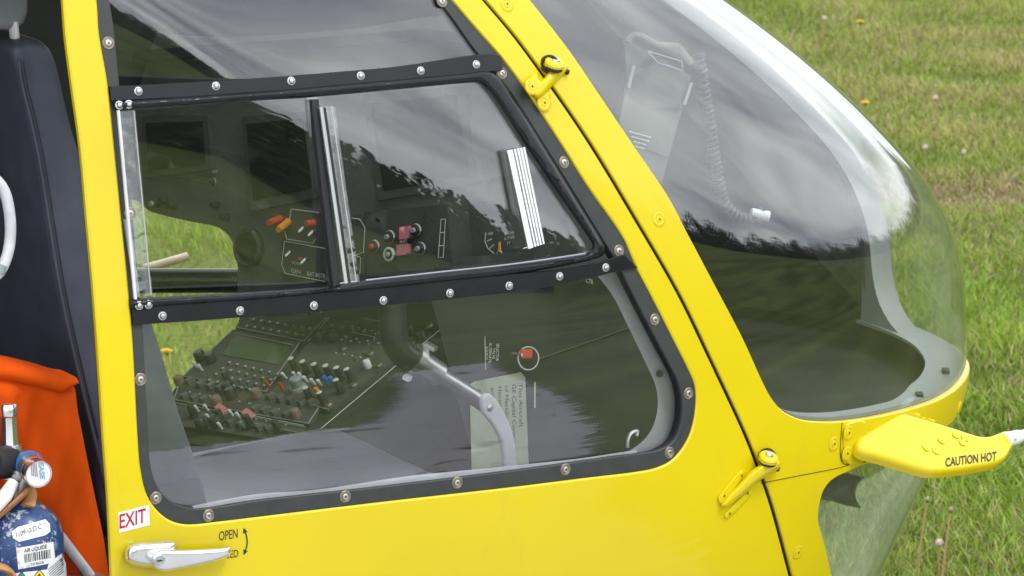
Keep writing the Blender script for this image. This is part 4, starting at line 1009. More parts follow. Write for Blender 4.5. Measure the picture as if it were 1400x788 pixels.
# engine handles
pknob((397, 304), .007, .05, 'orange_knob', 'engine_lever', .006, tilt=(0, -.55, -.25)); pknob((386, 300), .007, .045, 'red_knob', 'engine_lever', .006, tilt=(0, -.4, -.1)); pknob((432, 305), .006, .02, 'red_knob', 'engine_lever')
for p in [(420, 311), (433, 316), (402, 344), (423, 354)]:
    pknob(p, .0045, .006, 'knob_black', 'toggle_base'); pknob(p, .0022, .018, 'white_plastic', 'toggle_switch', .010, tilt=(0, -.3, -.5))
pknob((414, 354), .003, .006, 'red_knob', 'warning_lamp')
# push buttons and guarded switch
for p, m in [((517, 337), 'red_knob'), ((538, 324), 'knob_grey'), ((539, 348), 'knob_black'), ((574, 315), 'knob_grey'), ((580, 340), 'knob_black')]:
    pring(p, .0105, .0017, 'bare_metal', base=.010); pknob(p, .0105, .010, 'knob_black', 'button_base'); pknob(p, .0050, .007, 'knob_grey' if m == 'knob_black' else m, 'push_button', .014)
pring((539, 348), .0105, .0024, 'print_white', base=.014)
shell('guard_cover', dens([(553, 311), (566, 309), (566, 326), (553, 328)], 5), [], IP.mp(), .014, .010, 'red_guard', PAN, 8, 0)
shell('guard_cover', dens([(551, 335), (566, 333), (564, 348), (551, 350)], 5), [], IP.mp(), .017, .012, 'red_guard', PAN, 8, 0)
shell('guard_window', dens([(553, 328), (567, 326), (567, 333), (553, 335)], 5), [], IP.mp(), .0155, .010, 'knob_black', PAN, 8, 0)
text_px('guard_lettering', 'RESET', (555, 333), (565, 331.5), 4, IP.mp(), .0160, 'print_white', PAN, bold=.01)
pknob((686, 341), .0016, .003, 'amber'); shell('radar_needle', dens([(685, 345), (688.5, 345), (687.5, 331), (686.5, 331)], 3), [], IP.mp(), .009, .003, 'amber', PAN, 8, 0); pring((687, 347), .0055, .0012, 'bare_metal')
for p in [(665, 277), (352, 350), (520, 300), (600, 365), (640, 385)]: pknob(p, .004, .004, 'knob_black', 'panel_screw')
# glareshield above the panel
gs = [on_panel((150, 60), -.02), on_panel((830, 110), -.02)]
gl = np.array([on_panel(p, .03) for p in [(150, 75), (300, 62), (480, 50), (600, 40), (645, 45), (690, 72)]]); gl2 = gl+np.array([.12, .0, -.01])
strip_mesh('glareshield', gl, gl2, .02, 'shade_grey', HELI)
MB().box((.43, .04, .93), (.11, .20, .235)).build('added_view_block', 'black_rubber', HELI, False)  # added dark box that stops bright grass showing through below the panel

# centre console, sloping up to the panel
CP = Plane((-.02, -.1, 1.055), Vector((-.45, 0, 1)).normalized())
con_out = dens([(429, 606), (640, 432), (600, 405), (440, 400), (334, 412), (326, 440), (316, 462), (238, 533), (215, 575), (230, 600), (330, 620)], 14)
CON = shell('centre_console', con_out, [], CP.mp(), 0.0, .16, 'panel_dark', HELI, 40, 0)
def cbox(name, quad, h, m, th=None): return shell(name, dens(quad, 12), [], CP.mp(), h, th or h+.002, m, CON, 30, 0)
cbox('radio_unit', [(322, 456), (412, 474), (366, 541), (252, 520)], .008, 'panel_box')
cbox('radio_unit', [(338, 436), (448, 440), (418, 472), (325, 453)], .008, 'panel_box')
cbox('radio_unit', [(452, 440), (592, 460), (452, 566), (372, 543), (424, 472)], .008, 'panel_box')
cbox('radio_unit', [(250, 523), (442, 557), (424, 585), (240, 552)], .007, 'panel_box')
cbox('radio_unit', [(238, 556), (420, 590), (405, 610), (232, 585)], .007, 'panel_box')
cbox('console_screen', [(325, 464), (398, 481), (386, 505), (306, 491)], .0095, 'green_screen', .002)
cline = lambda pts, w=.0007: pline(pts, CON, .0095, w, 'print_white', 'console_outline', CP)
cline([(322, 461), (404, 478)]); cline([(428, 604), (548, 503), (606, 456)], .0007); cline([(350, 575), (418, 588)]); cline([(481, 460), (515, 467), (514, 472)]); cline([(497, 441), (530, 447)])
bar = CP.at(dens([(352, 588), (416, 602)], 10, False), .012); MB().tube(bar, .003, 8).build('console_rail', 'bare_metal', CON)
# a shared mesh per kind of control
def proto(f):
    o = f(); me = o.data; bpy.data.objects.remove(o); return me
KM = {'tall': proto(lambda: MB().lathe([(.0085, 0), (.0085, .004), (.0066, .005), (.0060, .024), (.0054, .0255)], 14).build('knob', 'knob_black')),
      'cap': proto(lambda: MB().lathe([(.0056, 0), (.0054, .0012), (.0030, .0018)], 14).build('knob_cap', 'print_white')),
      'lever': proto(lambda: MB().lathe([(.0022, 0), (.0030, .010), (.0036, .018), (.0026, .021)], 10).build('toggle_switch', 'white_plastic')),
      'blue': proto(lambda: MB().lathe([(.0022, 0), (.0042, .008), (.0046, .018), (.0036, .021)], 10).build('toggle_switch', 'blue_knob')),
      'red': proto(lambda: MB().lathe([(.0022, 0), (.0034, .006), (.0036, .014), (.0026, .017)], 10).build('toggle_switch', 'red_knob')),
      'orange': proto(lambda: MB().lathe([(.003, 0), (.0045, .006), (.0046, .018), (.0036, .021)], 10).build('toggle_switch', 'orange_knob')),
      'key': proto(lambda: bevelless()), 'small': None}  if False else {}
def bkey(w, d, h, name, m):
    V = [(-w, -d, 0), (w, -d, 0), (w, d, 0), (-w, d, 0), (-w*.8, -d*.75, h), (w*.8, -d*.75, h), (w*.8, d*.75, h), (-w*.8, d*.75, h)]
    return mesh(name, V, [(3, 2, 1, 0), (4, 5, 6, 7), (0, 1, 5, 4), (1, 2, 6, 5), (2, 3, 7, 6), (3, 0, 4, 7)], m, None, False)
def lp(prof, name, m, n=14): return proto(lambda: MB().lathe(prof, n).build(name, m))
KM = {'tall': lp([(.0088, 0), (.0088, .004), (.0066, .005), (.0060, .024), (.0052, .0255)], 'knob', 'knob_black'),
      'cap': lp([(.0057, 0), (.0055, .0012), (.0030, .0018)], 'knob_cap', 'print_white'),
      'lever': lp([(.0022, 0), (.0027, .008), (.0034, .014), (.0024, .016)], 'toggle_switch', 'white_plastic', 10),
      'blue': lp([(.0022, 0), (.0044, .008), (.0046, .018), (.0036, .021)], 'toggle_switch', 'blue_knob', 10),
      'red': lp([(.0022, 0), (.0034, .006), (.0036, .014), (.0026, .017)], 'toggle_switch', 'red_knob', 10),
      'orange': lp([(.003, 0), (.0045, .006), (.0046, .018), (.0036, .021)], 'toggle_switch', 'orange_knob', 10),
      'brown': lp([(.0095, 0), (.0095, .010), (.0085, .015), (.006, .017)], 'knob', 'knob_brown'),
      'grey': lp([(.016, 0), (.015, .006), (.011, .008), (.0115, .022), (.009, .025)], 'knob', 'knob_grey', 18),
      'slot': lp([(.0085, 0), (.0085, .003), (.007, .005)], 'turn_fastener', 'screw_brass'),
      'black': lp([(.011, 0), (.0105, .016), (.008, .019)], 'knob', 'knob_black'),
      'white': lp([(.007, 0), (.0072, .012), (.005, .015)], 'knob', 'white_plastic'),
      'key': proto(lambda: bkey(.0085, .0085, .008, 'key', 'key_face')), 'small': proto(lambda: bkey(.0050, .0045, .004, 'key', 'key_face')), 'mark': proto(lambda: bkey(.0031, .0012, .0004, 'key_mark', 'print_white')),
      'guard': proto(lambda: bkey(.0120, .0085, .012, 'guard_cover', 'red_guard'))}
def ck(kind, px, tilt=0.0, base=.008, cap=False, nm=None):
    p = CP.one(px[0], px[1], base); n = Vector(CP.n)+Vector((random.uniform(-.05, .05)-tilt, random.uniform(-.05, .05)-tilt*.4, 0)); M = frame(p, n, (0, 1, 0))
    inst(KM[kind].name.split('.')[0], KM[kind], M, CON)
    if cap: inst('knob_cap', KM['cap'], M @ Matrix.Translation((0, 0, .0255)), CON)
dy = 5   # photo marks the knob tops; the bases sit a little lower in the picture
for p in [(406, 494), (422, 498), (438, 501.5), (453, 504), (468, 507), (483, 509), (426, 534.5), (468, 524), (446, 541)]: ck('tall', (p[0]+1, p[1]+18), cap=True)
for p in [(391, 514), (405, 513), (413, 514), (420, 519), (430, 522), (439, 524)]: ck('lever', (p[0]+3, p[1]+9), .35)
for p in [(451.5, 523), (459, 524)]: ck('blue', (p[0]+1, p[1]+9), .2)
for p in [(369, 528), (387.5, 531)]: ck('red', (p[0]+2, p[1]+7), .3)
ck('orange', (441, 548), .2); ck('grey', (411, 538)); ck('slot', (472, 483)); ck('slot', (509, 490)); ck('white', (506, 508))
for p in [(374, 549), (388, 552), (402, 554), (416, 557), (429, 558), (354, 566), (366, 568), (380, 571.5), (396, 574), (263, 528), (278, 532), (292, 535), (305, 537), (256, 549), (270, 551), (283, 553)]: ck('key', p)
for p in [(408, 576), (355, 548), (300, 558), (249, 530)]: ck('brown', p)
for p in [(316, 541), (278, 497), (292, 500), (320, 549), (279, 590), (300, 588), (458, 470), (440, 470)]: ck('black', p)
for p in [(272, 508), (279, 512), (274, 568), (287, 567), (321, 574), (331, 578), (306, 592), (337, 590), (290, 580)]: ck('lever', p, .3)
ck('guard', (306, 568), .2); ck('guard', (343, 575), .2); ck('tall', (315, 530), cap=False)
for i in range(7):
    for j in range(4):
        a = np.array([317, 503.])+i*np.array([11.0, 2.6])+j*np.array([-9.0, 8.0]); ck('small', a); ck('mark', a, 0, .0121)
for i in range(8):
    for j in range(2):
        a = np.array([350, 444.])+i*np.array([11.0, 1.8])+j*np.array([-9, 9.]); ck('small', a); ck('mark', a, 0, .0121)
for i in range(5): ck('mark', (462+i*11, 488+i*2), 0, .0085); ck('mark', (470+i*12, 470+i*2), 0, .0085); ck('mark', (484+i*9, 452+i*2), 0, .0085)
for a, b in [((322, 456), (252, 520)), ((252, 520), (366, 541)), ((366, 541), (412, 474)), ((338, 436), (325, 453)), ((325, 453), (418, 472)), ((418, 472), (448, 440)), ((452, 440), (424, 472)), ((372, 543), (452, 566)), ((250, 523), (240, 552)), ((240, 552), (424, 585)), ((424, 585), (442, 557)), ((238, 556), (420, 590))]:
    pline([a, b], CON, .0088, .0011, 'knob_grey', 'module_edge', CP)
for i in range(11): ck('mark', (262+i*13.5, 541+i*2.6), 0, .0078); ck('mark', (258+i*13.5, 560+i*2.6), 0, .0078)
for i in range(6): ck('small', (456+i*15, 452+i*3.0)); ck('mark', (456+i*15, 452+i*3.0), 0, .0121); ck('small', (446+i*15, 462+i*3.0)); ck('mark', (446+i*15, 462+i*3.0), 0, .0121)
for i in range(5): ck('small', (490+i*12, 497-i*8)); ck('slot', (588-i*34, 452+i*27))
for i in range(10): ck('tall' if i % 3 == 0 else 'key', (268+i*13, 575+i*2.4)); 
for i in range(7): ck('small', (352+i*15, 424+i*1.8)); ck('mark', (352+i*15, 424+i*1.8), 0, .0121)
ck('black', (562, 462)); ck('black', (578, 470)); cline([(556, 476), (566, 478), (572, 470)])
# panel lip between console and instrument panel
# cyclic stick
YS = Plane((0, -.36, 0), (0, -1, 0))
CY = empty('cyclic_stick', (0, 0, 0)); CY.parent = HELI
def ys(pts): return [YS.one(x, y, o) for x, y, o in pts]
MB().tube(crom(ys([(537, 398, .0), (537, 420, 0), (537, 440, 0), (540, 466, 0), (552, 484, 0), (572, 494, 0)]), .01, False), .0235, 18).build('grip', 'grip_grey', CY)
MB().tube(ys([(564, 489, 0), (572, 494, 0)]), .0265, 18).build('grip_collar', 'bare_metal', CY)
MB().tube(ys([(572, 494, 0), (599, 512, 0)]), .0215, 20).build('stick_sleeve', 'bare_metal', CY)
MB().tube(crom(ys([(597, 511, 0), (640, 538, 0), (672, 560, 0)]), .015, False), .0138, 14).build('stick_tube', 'bare_metal', CY)
MB().box((0, 0, .022), (.006, .011, .004), frame(YS.one(583, 490), (.2, -.3, 1))).build('stick_clip', 'bare_metal', CY, False)
MB().box((0, 0, 0), (.006, .006, .004), frame(YS.one(553, 515, .01), (.2, -.3, 1))).build('stick_clip', 'white_plastic', CY, False)
YK = Plane((0, -.41, 1.15), (0, -1, .1))
BR = puff('stick_bracket', crom([(660, 540), (668, 538), (680, 550), (692, 572), (702, 600), (706, 640), (706, 720), (684, 720), (688, 640), (684, 605), (672, 580), (660, 565), (657, 550)], 5), YK.mp(), .006, 3, 'inner_pale', HELI, res=6, back=.004)
MB().lathe([(.006, 0), (.006, .003), (.003, .006)], 10, frame(YK.one(667, 557, .006), YK.n)).build('bracket_bolt', 'screw_steel', BR)
# placard with two columns of vertical writing, selector valve with red key
PLP = Plane((.30, -.30, 1.2), (-.45, -.85, .2))
PLC = shell('placard', dens([(642, 526), (648, 522), (712, 509), (718, 516), (723, 640), (722, 690), (646, 690)], 10), [], PLP.mp(), .003, .004, 'placard', HELI, 30, 0)
for k, (s_, x0) in enumerate([('This Aircraft', 712), ('GE Capital Corporation', 703), ('of Meridian, Trust', 693), ('Houston,', 684), ('and V', 674), ('and', 657)]):
    L_ = 4.6*len(s_); text_px('placard_lettering', s_, (x0-3, 524+k*1.6), (x0-2, 524+k*1.6+L_), 5.2, PLP.mp(), .0036, 'ink', PLC, up=(1, .05))
shell('side_panel', dens([(585, 392), (640, 352), (700, 345), (890, 330), (935, 440), (950, 540), (930, 660), (690, 670), (640, 600)], 14), [], PLP.mp(), -.004, .01, 'panel_dark', HELI, 40, 0)
pline([(735, 492), (800, 470), (862, 448)], HELI, -.002, .002, 'panel_box', 'side_panel_rib', PLP)
for s_, x0, y0 in [('SOURCE', 664, 474), ('ALTERNATE', 669, 469), ('VALVE', 674, 476), ('SELECTOR', 679, 470)]: text_px('selector_lettering', s_, (x0, y0), (x0-1, y0+3.0*len(s_)), 3.6, PLP.mp(), -.0035, 'print_white', HELI, up=(1, .05))
pline([(663, 460), (664, 505)], HELI, -.003, .0007, 'print_white', 'selector_outline', PLP)
p = PLP.one(722, 490, .012); kx = -Vector(D3)
MB().tube([p+frame((0, 0, 0), kx) @ Vector((.0175*math.cos(a), .0195*math.sin(a), 0)) for a in np.linspace(0, 6.2832, 30)], .0016, 8, cap=False).build('key_ring', 'bare_metal', HELI)
bevelmod(MB().box((0, 0, 0), (.0105, .0085, .004), frame(PLP.one(719, 484, .02), kx, R3)).build('red_key', 'red_knob', HELI, False), .003, 3)
MB().box((0, 0, .0042), (.0014, .0026, .0003), frame(PLP.one(713, 485, .02), kx, R3)).build('key_mark', 'print_white', HELI, False)
MB().tube([PLP.one(700, 483, .01), PLP.one(712, 484, .02)], .002, 8).build('valve_stem', 'bare_metal', HELI)
MB().box((0, 0, 0), (.0015, .022, .001), frame(PLP.one(731, 540, .01), kx, R3)).build('key_tag', 'placard', HELI, False)

# document holder and coiled cord seen through the windscreen
DH = Plane((.64, -.22, 1.6), (-.30, -.95, .15)); mat('clear_doc', (.07, .08, .08), .35, noise=(20, .1))
HOL = shell('document_holder', dens([(853, 56), (866, 60), (945, 104), (935, 142), (905, 250), (835, 235), (858, 110)], 10), [], DH.mp(), 0.0, .012, 'clear_doc', HELI, 40, 0)
shell('holder_panel', dens([(862, 88), (936, 112), (912, 215), (842, 190)], 10), [], DH.mp(), .004, .003, 'panel_grey', HOL, 40, 0)
for a, b in [((865, 90), (858, 120)), ((944, 113), (934, 143))]: MB().tube(DH.at(dens([a, b], 8, False), .008), .003, 6).build('holder_clip', 'inner_grey', HOL)
MB().tube(crom(DH.at([(858, 58), (864, 48), (880, 52), (900, 62), (925, 64), (936, 76), (944, 88)], .006), .01, False), .006, 8).build('holder_handle', 'panel_grey', HOL)
pline([(884, 70), (930, 84), (932, 97), (898, 86), (884, 70)], HOL, .008, .0012, 'inner_grey', 'holder_outline', DH)
for k in range(4):
    x = 859+k*3
    while x < 886-k*2:
        w = random.uniform(1.2, 3.2); pline([(x, 180+k*6+(x-859)*.27), (x+w, 180+k*6+(x+w-859)*.27)], HOL, .0068, .0012, 'print_white', 'faded_print', DH); x += w+1.3
mat('cord_grey', (.045, .05, .052), .5)
CC = Plane((.75, -.16, 1.5), (-.3, -.95, .1))
cpath = crom([(955, 75), (964, 130), (972, 180), (980, 235), (990, 275), (1005, 295), (1025, 300), (1043, 290)], 1.2, False)
c3 = CC.at(cpath, 0.0); hel = []
for i in range(0, len(c3)):
    t = c3[min(i+1, len(c3)-1)]-c3[max(i-1, 0)]; t /= np.linalg.norm(t); n1 = np.cross(t, [0, 1, 0]); n1 /= np.linalg.norm(n1); n2 = np.cross(t, n1)
    a = i*1.05; hel.append(c3[i]+(n1*math.cos(a)+n2*math.sin(a))*.0085)
MB().tube(crom(hel, .006, False), .0030, 5).build('coiled_cord', 'cord_grey', HELI)
MB().tube(CC.at([(1026, 290), (1050, 296)], .004), [.008, .010], 12).build('cord_plug', 'inner_pale', HELI)
# ================================================================== SEAT
SP = Plane((0, -.46, 0), (0, -1, 0))
SEAT = empty('pilot_seat', (0, 0, 0)); SEAT.parent = HELI
prof = clean(crom([(18, 66), (36, 55), (56, 56), (72, 68), (81, 90), (90, 128), (107, 195), (150, 305), (205, 440), (245, 560), (283, 685), (292, 730), (250, 752), (158, 740), (127, 600), (109, 527), (81, 400), (48, 200), (25, 101)], 14), 1)
def extrude(name, px, PL, depth, m, parent, bev=.018, seg=3):
    P = PL.at(ccw(px), 0.0); k = len(P); Q = P-PL.n*depth
    V = list(P)+list(Q); F = [tuple(range(k)), tuple(range(k, 2*k))[::-1]]+[(i, k+i, k+(i+1) % k, (i+1) % k) for i in range(k)]
    o = mesh(name, V, F, m, parent, True)
    import bmesh
    bm = bmesh.new(); bm.from_mesh(o.data); bmesh.ops.recalc_face_normals(bm, faces=bm.faces); bm.to_mesh(o.data); bm.free()
    if bev: bevelmod(o, bev, seg, 50)
    return o
BK = extrude('backrest', prof, SP, .46, 'navy_vinyl', SEAT, .016)
MB().tube(SP.at(crom([(26, 82), (29, 110), (50, 200), (83, 400), (111, 527), (129, 600), (152, 700)], 12, False), .0005), .0026, 6).build('piping', 'navy_vinyl', BK)
MB().tube(SP.at(crom([(32, 84), (36, 110), (57, 200), (90, 400), (118, 527), (135, 600)], 12, False), -.0002), .0008, 5).build('seam_stitching', 'black_rubber', BK)
# side of the navy seat, greyed to paint in the pane's reflections
SB = extrude('greyed_seat_side', clean(crom([(200, 425), (208, 440), (245, 560), (284, 684), (286, 740), (200, 745), (170, 600), (172, 440)], 12), 1), Plane((0, -.478, 0), (0, -1, 0)), .10, 'seat_grey', SEAT, .008)
HP = Plane((0, -.435, 0), (0, -1, 0))
HR = extrude('headrest', clean(crom([(-28, 10), (-26, -45), (0, -60), (25, -58), (38, -45), (42, 0), (42, 15), (38, 30), (28, 40), (10, 42), (-15, 40)], 6), 1), HP, .22, 'headrest_grey', SEAT, .016, 4)
MB().tube(HP.at(dens([(40, 25), (46, 60)], 6, False), -.14), .009, 10, flat=.6).build('headrest_post', 'chrome', SEAT)
MB().tube(HP.at(dens([(22, 30), (26, 66)], 6, False), -.012), .0135, 10, flat=.5).build('headrest_post', 'white_plastic', SEAT)
MB().tube(crom(Plane((0, -.60, 0), (0, -1, 0)).at([(-24, 238), (-8, 244), (6, 262), (13, 292), (14, 325), (9, 352), (-2, 374), (-20, 386)]), .012, False), .0088, 14).build('grab_handle', 'hose_white', SEAT)
MB().tube(Plane((0, -.60, 0), (0, -1, 0)).at([(-2, 374), (3, 362)]), .0100, 14).build('handle_clip', 'knob_grey', SEAT)
# cushion: rounded slab with a welted edge
def cushion():
    nx, ny = 28, 18; x0, x1, y0, y1 = -.47, .075, -.50, -.06; V, F = [], []
    for i in range(nx+1):
        for j in range(ny+1):
            u, v = i/nx, j/ny; e_ = min(1, min(u*8, (1-u)*5, v*7, (1-v)*7)); z = 1.000+.068*(1-(1-e_)**2.4)**.5
            z += -.020*math.exp(-((u-.45)/.3)**2-((v-.5)/.3)**2)+.004*math.sin(9*u+4*v)*math.sin(7*v)*e_+.02*(u-.2)
            V.append((x0+(x1-x0)*u, y0+(y1-y0)*v-.05*(u-.5)*0, z))
    n = len(V); V += [(x, y, .93) for x, y, z in V]; w = ny+1
    for i in range(nx):
        for j in range(ny): a = i*w+j; F += [(a, a+w, a+w+1, a+1), (n+a, n+a+1, n+a+w+1, n+a+w)]
    for i in range(nx): F += [(i*w, n+i*w, n+i*w+w, i*w+w), (i*w+ny, i*w+w+ny, n+i*w+w+ny, n+i*w+ny)]
    for j in range(ny): F += [(j, j+1, n+j+1, n+j), (nx*w+j, n+nx*w+j, n+nx*w+j+1, nx*w+j+1)]
    o = mesh('cushion', V, F, 'seat_blue', SEAT, True); o.data.set_sharp_from_angle(angle=math.radians(60)); return o
cushion()
MB().tube(crom([(-.44, -.30, 1.062), (-.30, -.16, 1.068), (-.10, -.115, 1.072), (.05, -.11, 1.072)], .02, False), .0022, 6).build('cushion_seam', 'seat_grey', SEAT)
MB().box((-.22, -.28, .86), (.24, .20, .07)).box((-.22, -.28, .75), (.06, .16, .05)).build('seat_base', 'panel_dark', SEAT, False)

# ================================================================== ORANGE BAG
BP = Plane((0, -.56, 0), (0, -1, 0))
bag0 = BP.one(60, 1085); BAG = empty('stowage_bag', (bag0.x, -.53, .708)); tag(BAG, 'orange fabric stowage bag with folded flap against the navy seat', 'bag')
def bagw(P):
    return .006*np.sin(P[:, 0]*.055+P[:, 1]*.016+.6*np.sin(P[:, 1]*.02))+.004*np.sin(P[:, 0]*.10-P[:, 1]*.045+1)+.002*np.sin(P[:, 0]*.21+P[:, 1]*.05)
bo = clean(crom([(-60, 496), (0, 500), (50, 506), (88, 520), (97, 522), (104, 560), (120, 640), (140, 740), (152, 830), (160, 940), (162, 1040), (150, 1072), (60, 1078), (-60, 1078)], 12), 1)
o = puff('bag_body', bo, BP.mp(), .035, 30, 'orange_fabric', None, res=6, back=.075, extra=bagw); o.parent = BAG; o.matrix_parent_inverse = Matrix.Translation(-BAG.location)
fl = clean(crom([(-60, 483), (0, 489), (50, 500), (80, 509), (96, 512), (99, 517), (88, 524), (74, 533), (50, 528), (0, 517), (-60, 508)], 6), 1)
o = puff('bag_flap', fl, lambda P, h: BP.at(P, np.asarray(h)+.022), .024, 14, 'orange_fabric', None, res=6, back=.05); o.parent = BAG; o.matrix_parent_inverse = Matrix.Translation(-BAG.location)

# ================================================================== OXYGEN CYLINDER
ax = atz((33, 780), 1.06); YC = -.66
v = rays([(33, 790)])[0]; tt = (YC-CAM[1])/v[1]; cc = CAM+tt*v; XC = float(cc[0]); RC = .0615
def topz(py): vv = rays([(33, py)])[0]; return float((CAM+(YC-CAM[1])/vv[1]*vv)[2])
zs_ = topz(735); zn = topz(684)
CYL = empty('oxygen_cylinder', (XC, YC, .708)); tag(CYL, 'scuffed blue gas cylinder with valve and pressure gauge beside the orange bag', 'cylinder')
def cadd(o): o.parent = CYL; o.matrix_parent_inverse = Matrix.Translation(-CYL.location); return o
sh_ = [(.0005, .709), (RC-.008, .709), (RC, .720), (RC, zs_)]+[(RC*math.cos(a)*.98+.0, zs_+(zn-zs_)*math.sin(a)) for a in np.linspace(.15, 1.15, 8)]+[(.018, zn+.006), (.016, zn+.02)]
def cyl_mat():
    m = MATS['cyl_blue']; t = m.node_tree; b = t.nodes['Principled BSDF']; L = t.links.new
    c = t.nodes.new('ShaderNodeTexCoord'); n = t.nodes.new('ShaderNodeTexNoise'); n.inputs['Scale'].default_value = 38; n.inputs['Detail'].default_value = 8; n.inputs['Roughness'].default_value = .75
    L(c.outputs['Object'], n.inputs['Vector']); r = t.nodes.new('ShaderNodeValToRGB'); L(n.outputs[0], r.inputs[0])
    r.color_ramp.elements[0].position = .54; r.color_ramp.elements[1].position = .57
    src = b.inputs['Base Color'].links[0].from_socket; mx = t.nodes.new('ShaderNodeMixRGB'); L(r.outputs[0], mx.inputs[0]); L(src, mx.inputs[1]); mx.inputs[2].default_value = (.42, .44, .46, 1); L(mx.outputs[0], b.inputs['Base Color'])
cyl_mat()
cadd(MB().lathe(sh_, 48, Matrix.Translation((XC, YC, 0))).build('cylinder_body', 'cyl_blue'))
def CH(P, h):
    """pixels wrapped round the cylinder"""
    vv = rays(P); o2 = np.array([CAM[0]-XC, CAM[1]-YC]); dv = vv[:, :2]; zz_ = None
    R = RC+np.broadcast_to(np.asarray(h, float), (len(vv),)); 
    for _ in range(4):
        a = (dv**2).sum(1); b = dv@o2; c = (o2@o2)-R**2; t = (-b-np.sqrt(np.maximum(b*b-a*c, 0)))/a; p = CAM+t[:, None]*vv
        rz = np.interp(p[:, 2], [q[1] for q in sh_[2:]], [q[0] for q in sh_[2:]]); R = rz+np.asarray(h)
    return p
def clabel(name, quad, m='paper', h=.0008): return cadd(shell(name, dens(quad, 5), [], CH, h, .0006, m, None, 6, 0))
def ctext(s, p0, p1, hh, m='ink', bold=.01): return cadd(text_px('label_lettering', s, p0, p1, hh, CH, .0016, m, None, bold))
clabel('date_label', [(16, 727), (24, 721), (62, 710), (68, 716), (69, 727), (62, 732), (26, 741), (18, 736)])
ctext('110910/D/C', (22, 735), (57, 723), 7, bold=0)
clabel('barcode_label', [(22, 750), (73, 741), (76, 769), (25, 779)])
ctext('AIR LIQUIDE', (33, 756), (64, 750), 5.5); ctext('73C96SCB', (42, 774), (60, 770.5), 3.5)
x = 33.0; rr = random.Random(2)
while x < 68:
    w = rr.choice([.5, .8, 1.2, 1.6]); yy = 758-(x-33)*.19; cadd(shell('barcode_bar', dens([(x, yy), (x+w, yy-.1), (x+w+1, yy+11.5), (x+1, yy+11.6)], 6), [], CH, .0014, .0004, 'ink', None, 8, 0)); x += w+rr.choice([.7, 1.1, 1.6])
clabel('warning_label', [(62, 790), (66, 772), (84, 757), (90, 770), (92, 800), (64, 800)])
for k in range(7): cadd(MB().tube(CH(dens([(66+k*.5, 779+k*3.2), (76, 771+k*3.2), (87, 761+k*3.4)], 4, False), .0012), .0005, 4).build('label_line', 'ink'))
clabel('hazard_label', [(20, 784), (90, 776), (92, 830), (22, 838)], h=.0004)
for c_, m_ in [((30, 796), 'hazard_green'), ((54, 793), 'hazard_yellow')]:
    q = lambda r_: [(c_[0], c_[1]-r_), (c_[0]+r_*.78, c_[1]), (c_[0], c_[1]+r_), (c_[0]-r_*.78, c_[1])]
    clabel('hazard_diamond', q(15), 'ink', .0010); clabel('hazard_diamond', q(13), m_, .0014)
    clabel('hazard_symbol', [(c_[0]-2, c_[1]-2), (c_[0]-3, c_[1]-5), (c_[0], c_[1]-9), (c_[0]+2, c_[1]-5), (c_[0]+2, c_[1]-2)], 'ink', .0018)
# valve body, regulator and gauge
VP = Plane((XC, YC, 1.2), (-.35, -.9, .1))
def vp(x, y, h=0): return VP.one(x, y, h)
cadd(MB().tube([(XC, YC, zn), (XC, YC, zn+.05)], .018, 16).build('valve_neck', 'bare_metal'))
cadd(MB().tube([vp(14, 612, -.02), vp(13, 585, -.02), vp(12.5, 573, -.02)], [.014, .0125, .0125], 8).build('valve_hex', 'chrome'))
cadd(MB().lathe([(.0135, 0), (.0140, .003), (.0140, .015), (.012, .018)], 22, frame(vp(12.5, 570, -.02), (0, 0, 1))).build('valve_cap', 'chrome'))
cadd(MB().tube([vp(18, 655, -.02), vp(14, 612, -.02)], [.022, .018], 14).build('valve_body', 'bare_metal'))
cadd(MB().lathe([(.022, -.03), (.026, -.02), (.026, .02), (.022, .03)], 20, frame(vp(2, 632, .0), (-.8, -.5, .2))).build('valve_knob', 'black_rubber'))
gax = Vector((-.10, -.98, -.06)).normalized()
g0 = vp(51, 642, .05)
cadd(MB().lathe([(.0195, -.060), (.0215, -.056), (.0215, -.02)], 24, frame(g0, gax)).build('gauge_barrel', 'bare_metal'))
cadd(MB().lathe([(.0225, -.050), (.0232, -.046), (.0225, -.042)], 24, frame(g0, gax)).build('blue_band', 'blue_knob'))
cadd(MB().lathe([(.0212, -.024), (.0218, -.004), (.0208, .0), (.0195, .0), (.0192, -.0015), (.0005, -.0015)], 28, frame(g0, gax), cap=False).build('gauge_rim', 'chrome'))
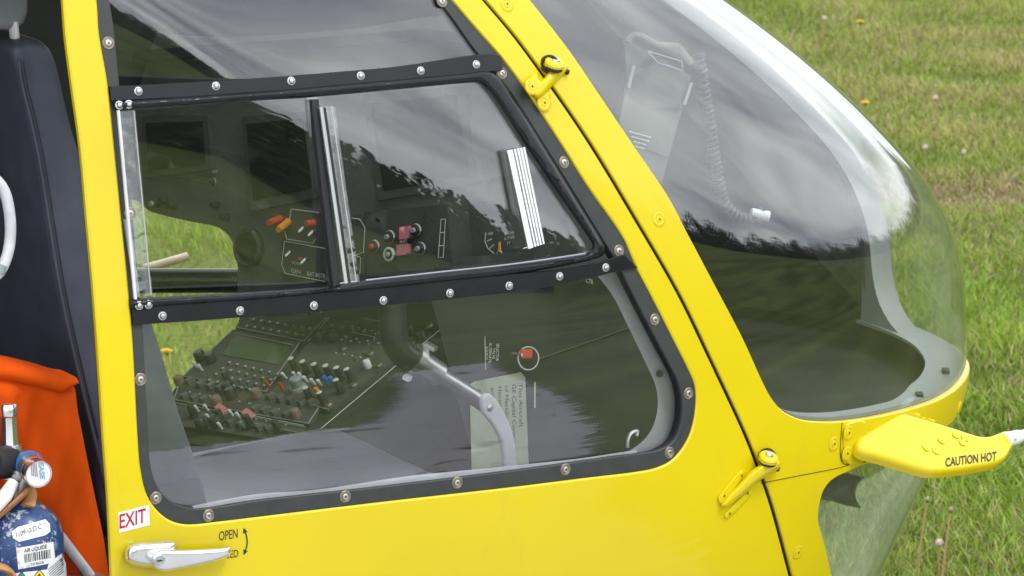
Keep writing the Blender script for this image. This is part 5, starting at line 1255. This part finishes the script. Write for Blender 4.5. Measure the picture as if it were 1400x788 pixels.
cadd(MB().lathe([(.0190, -.003), (.0190, -.0008), (.0005, -.0008)], 28, frame(g0, gax)).build('gauge_face', 'paper'))
GP = Plane(g0, gax)
GT = lambda P, h: GP.at(P, h)
cadd(text_px('gauge_lettering', 'EASE', (53, 633), (55, 655), 6.5, GT, .0002, 'ink_cyan', None, .02, up=(1, 0)))
for k in range(4): cadd(MB().tube(GP.at(dens([(42.5+k*2.4, 633+k*.3), (44+k*2.4, 651+k*.4)], 4, False), .0002), .0004, 4).build('fine_print', 'ink'))
cadd(MB().tube([vp(18, 654, .03), vp(6, 672, .04), vp(-8, 690, .045)], [.0085, .0115, .0085], 12).build('outlet_nipple', 'white_plastic'))
cadd(MB().tube([vp(32, 645, -.01), vp(22, 652, .02)], .008, 10).build('outlet_pipe', 'chrome'))
st_ = crom([vp(-6, 705, .028), vp(10, 690, .036), vp(28, 674, .034), vp(38, 668, .02), vp(40, 676, .02), vp(36, 688, .028)], .008, False)
cadd(MB().tube(st_, [.012]*len(st_), 10, flat=.35).build('tan_strap', 'tan_strap'))
st_ = crom([vp(-14, 762, .075), vp(4, 766, .07), vp(13, 776, .062), vp(14, 800, .06)], .008, False)
cadd(MB().tube(st_, .014, 10, flat=.4).build('tan_strap', 'tan_strap'))
# holder for the cylinder: ring clamp, white tube and metal plate (fixed to the cabin)
CH2 = empty('cylinder_holder', (0, 0, 0)); CH2.parent = HELI
MB().tube([(XC+.067*math.cos(a), YC+.067*math.sin(a), 1.035) for a in np.linspace(0, 6.2832, 40)], .006, 8, cap=False).build('ring_clamp', 'white_plastic', CH2)
HPn = Plane((0, -.60, 0), (0, -1, 0))
MB().tube(HPn.at(dens([(82, 733), (122, 786), (150, 822)], 10, False)), .0085, 12).build('white_tube', 'hose_white', CH2)
p = HPn.one(112, 790); MB().box((0, 0, 0), (.030, .05, .004), Matrix.Translation(p)).build('holder_plate', 'bare_metal', CH2, False)
MB().box((p.x, p.y+.03, .5*(p.z-.004)+.354), (.012, .02, .5*(p.z-.004)-.354), None).build('holder_leg', 'bare_metal', CH2, False)
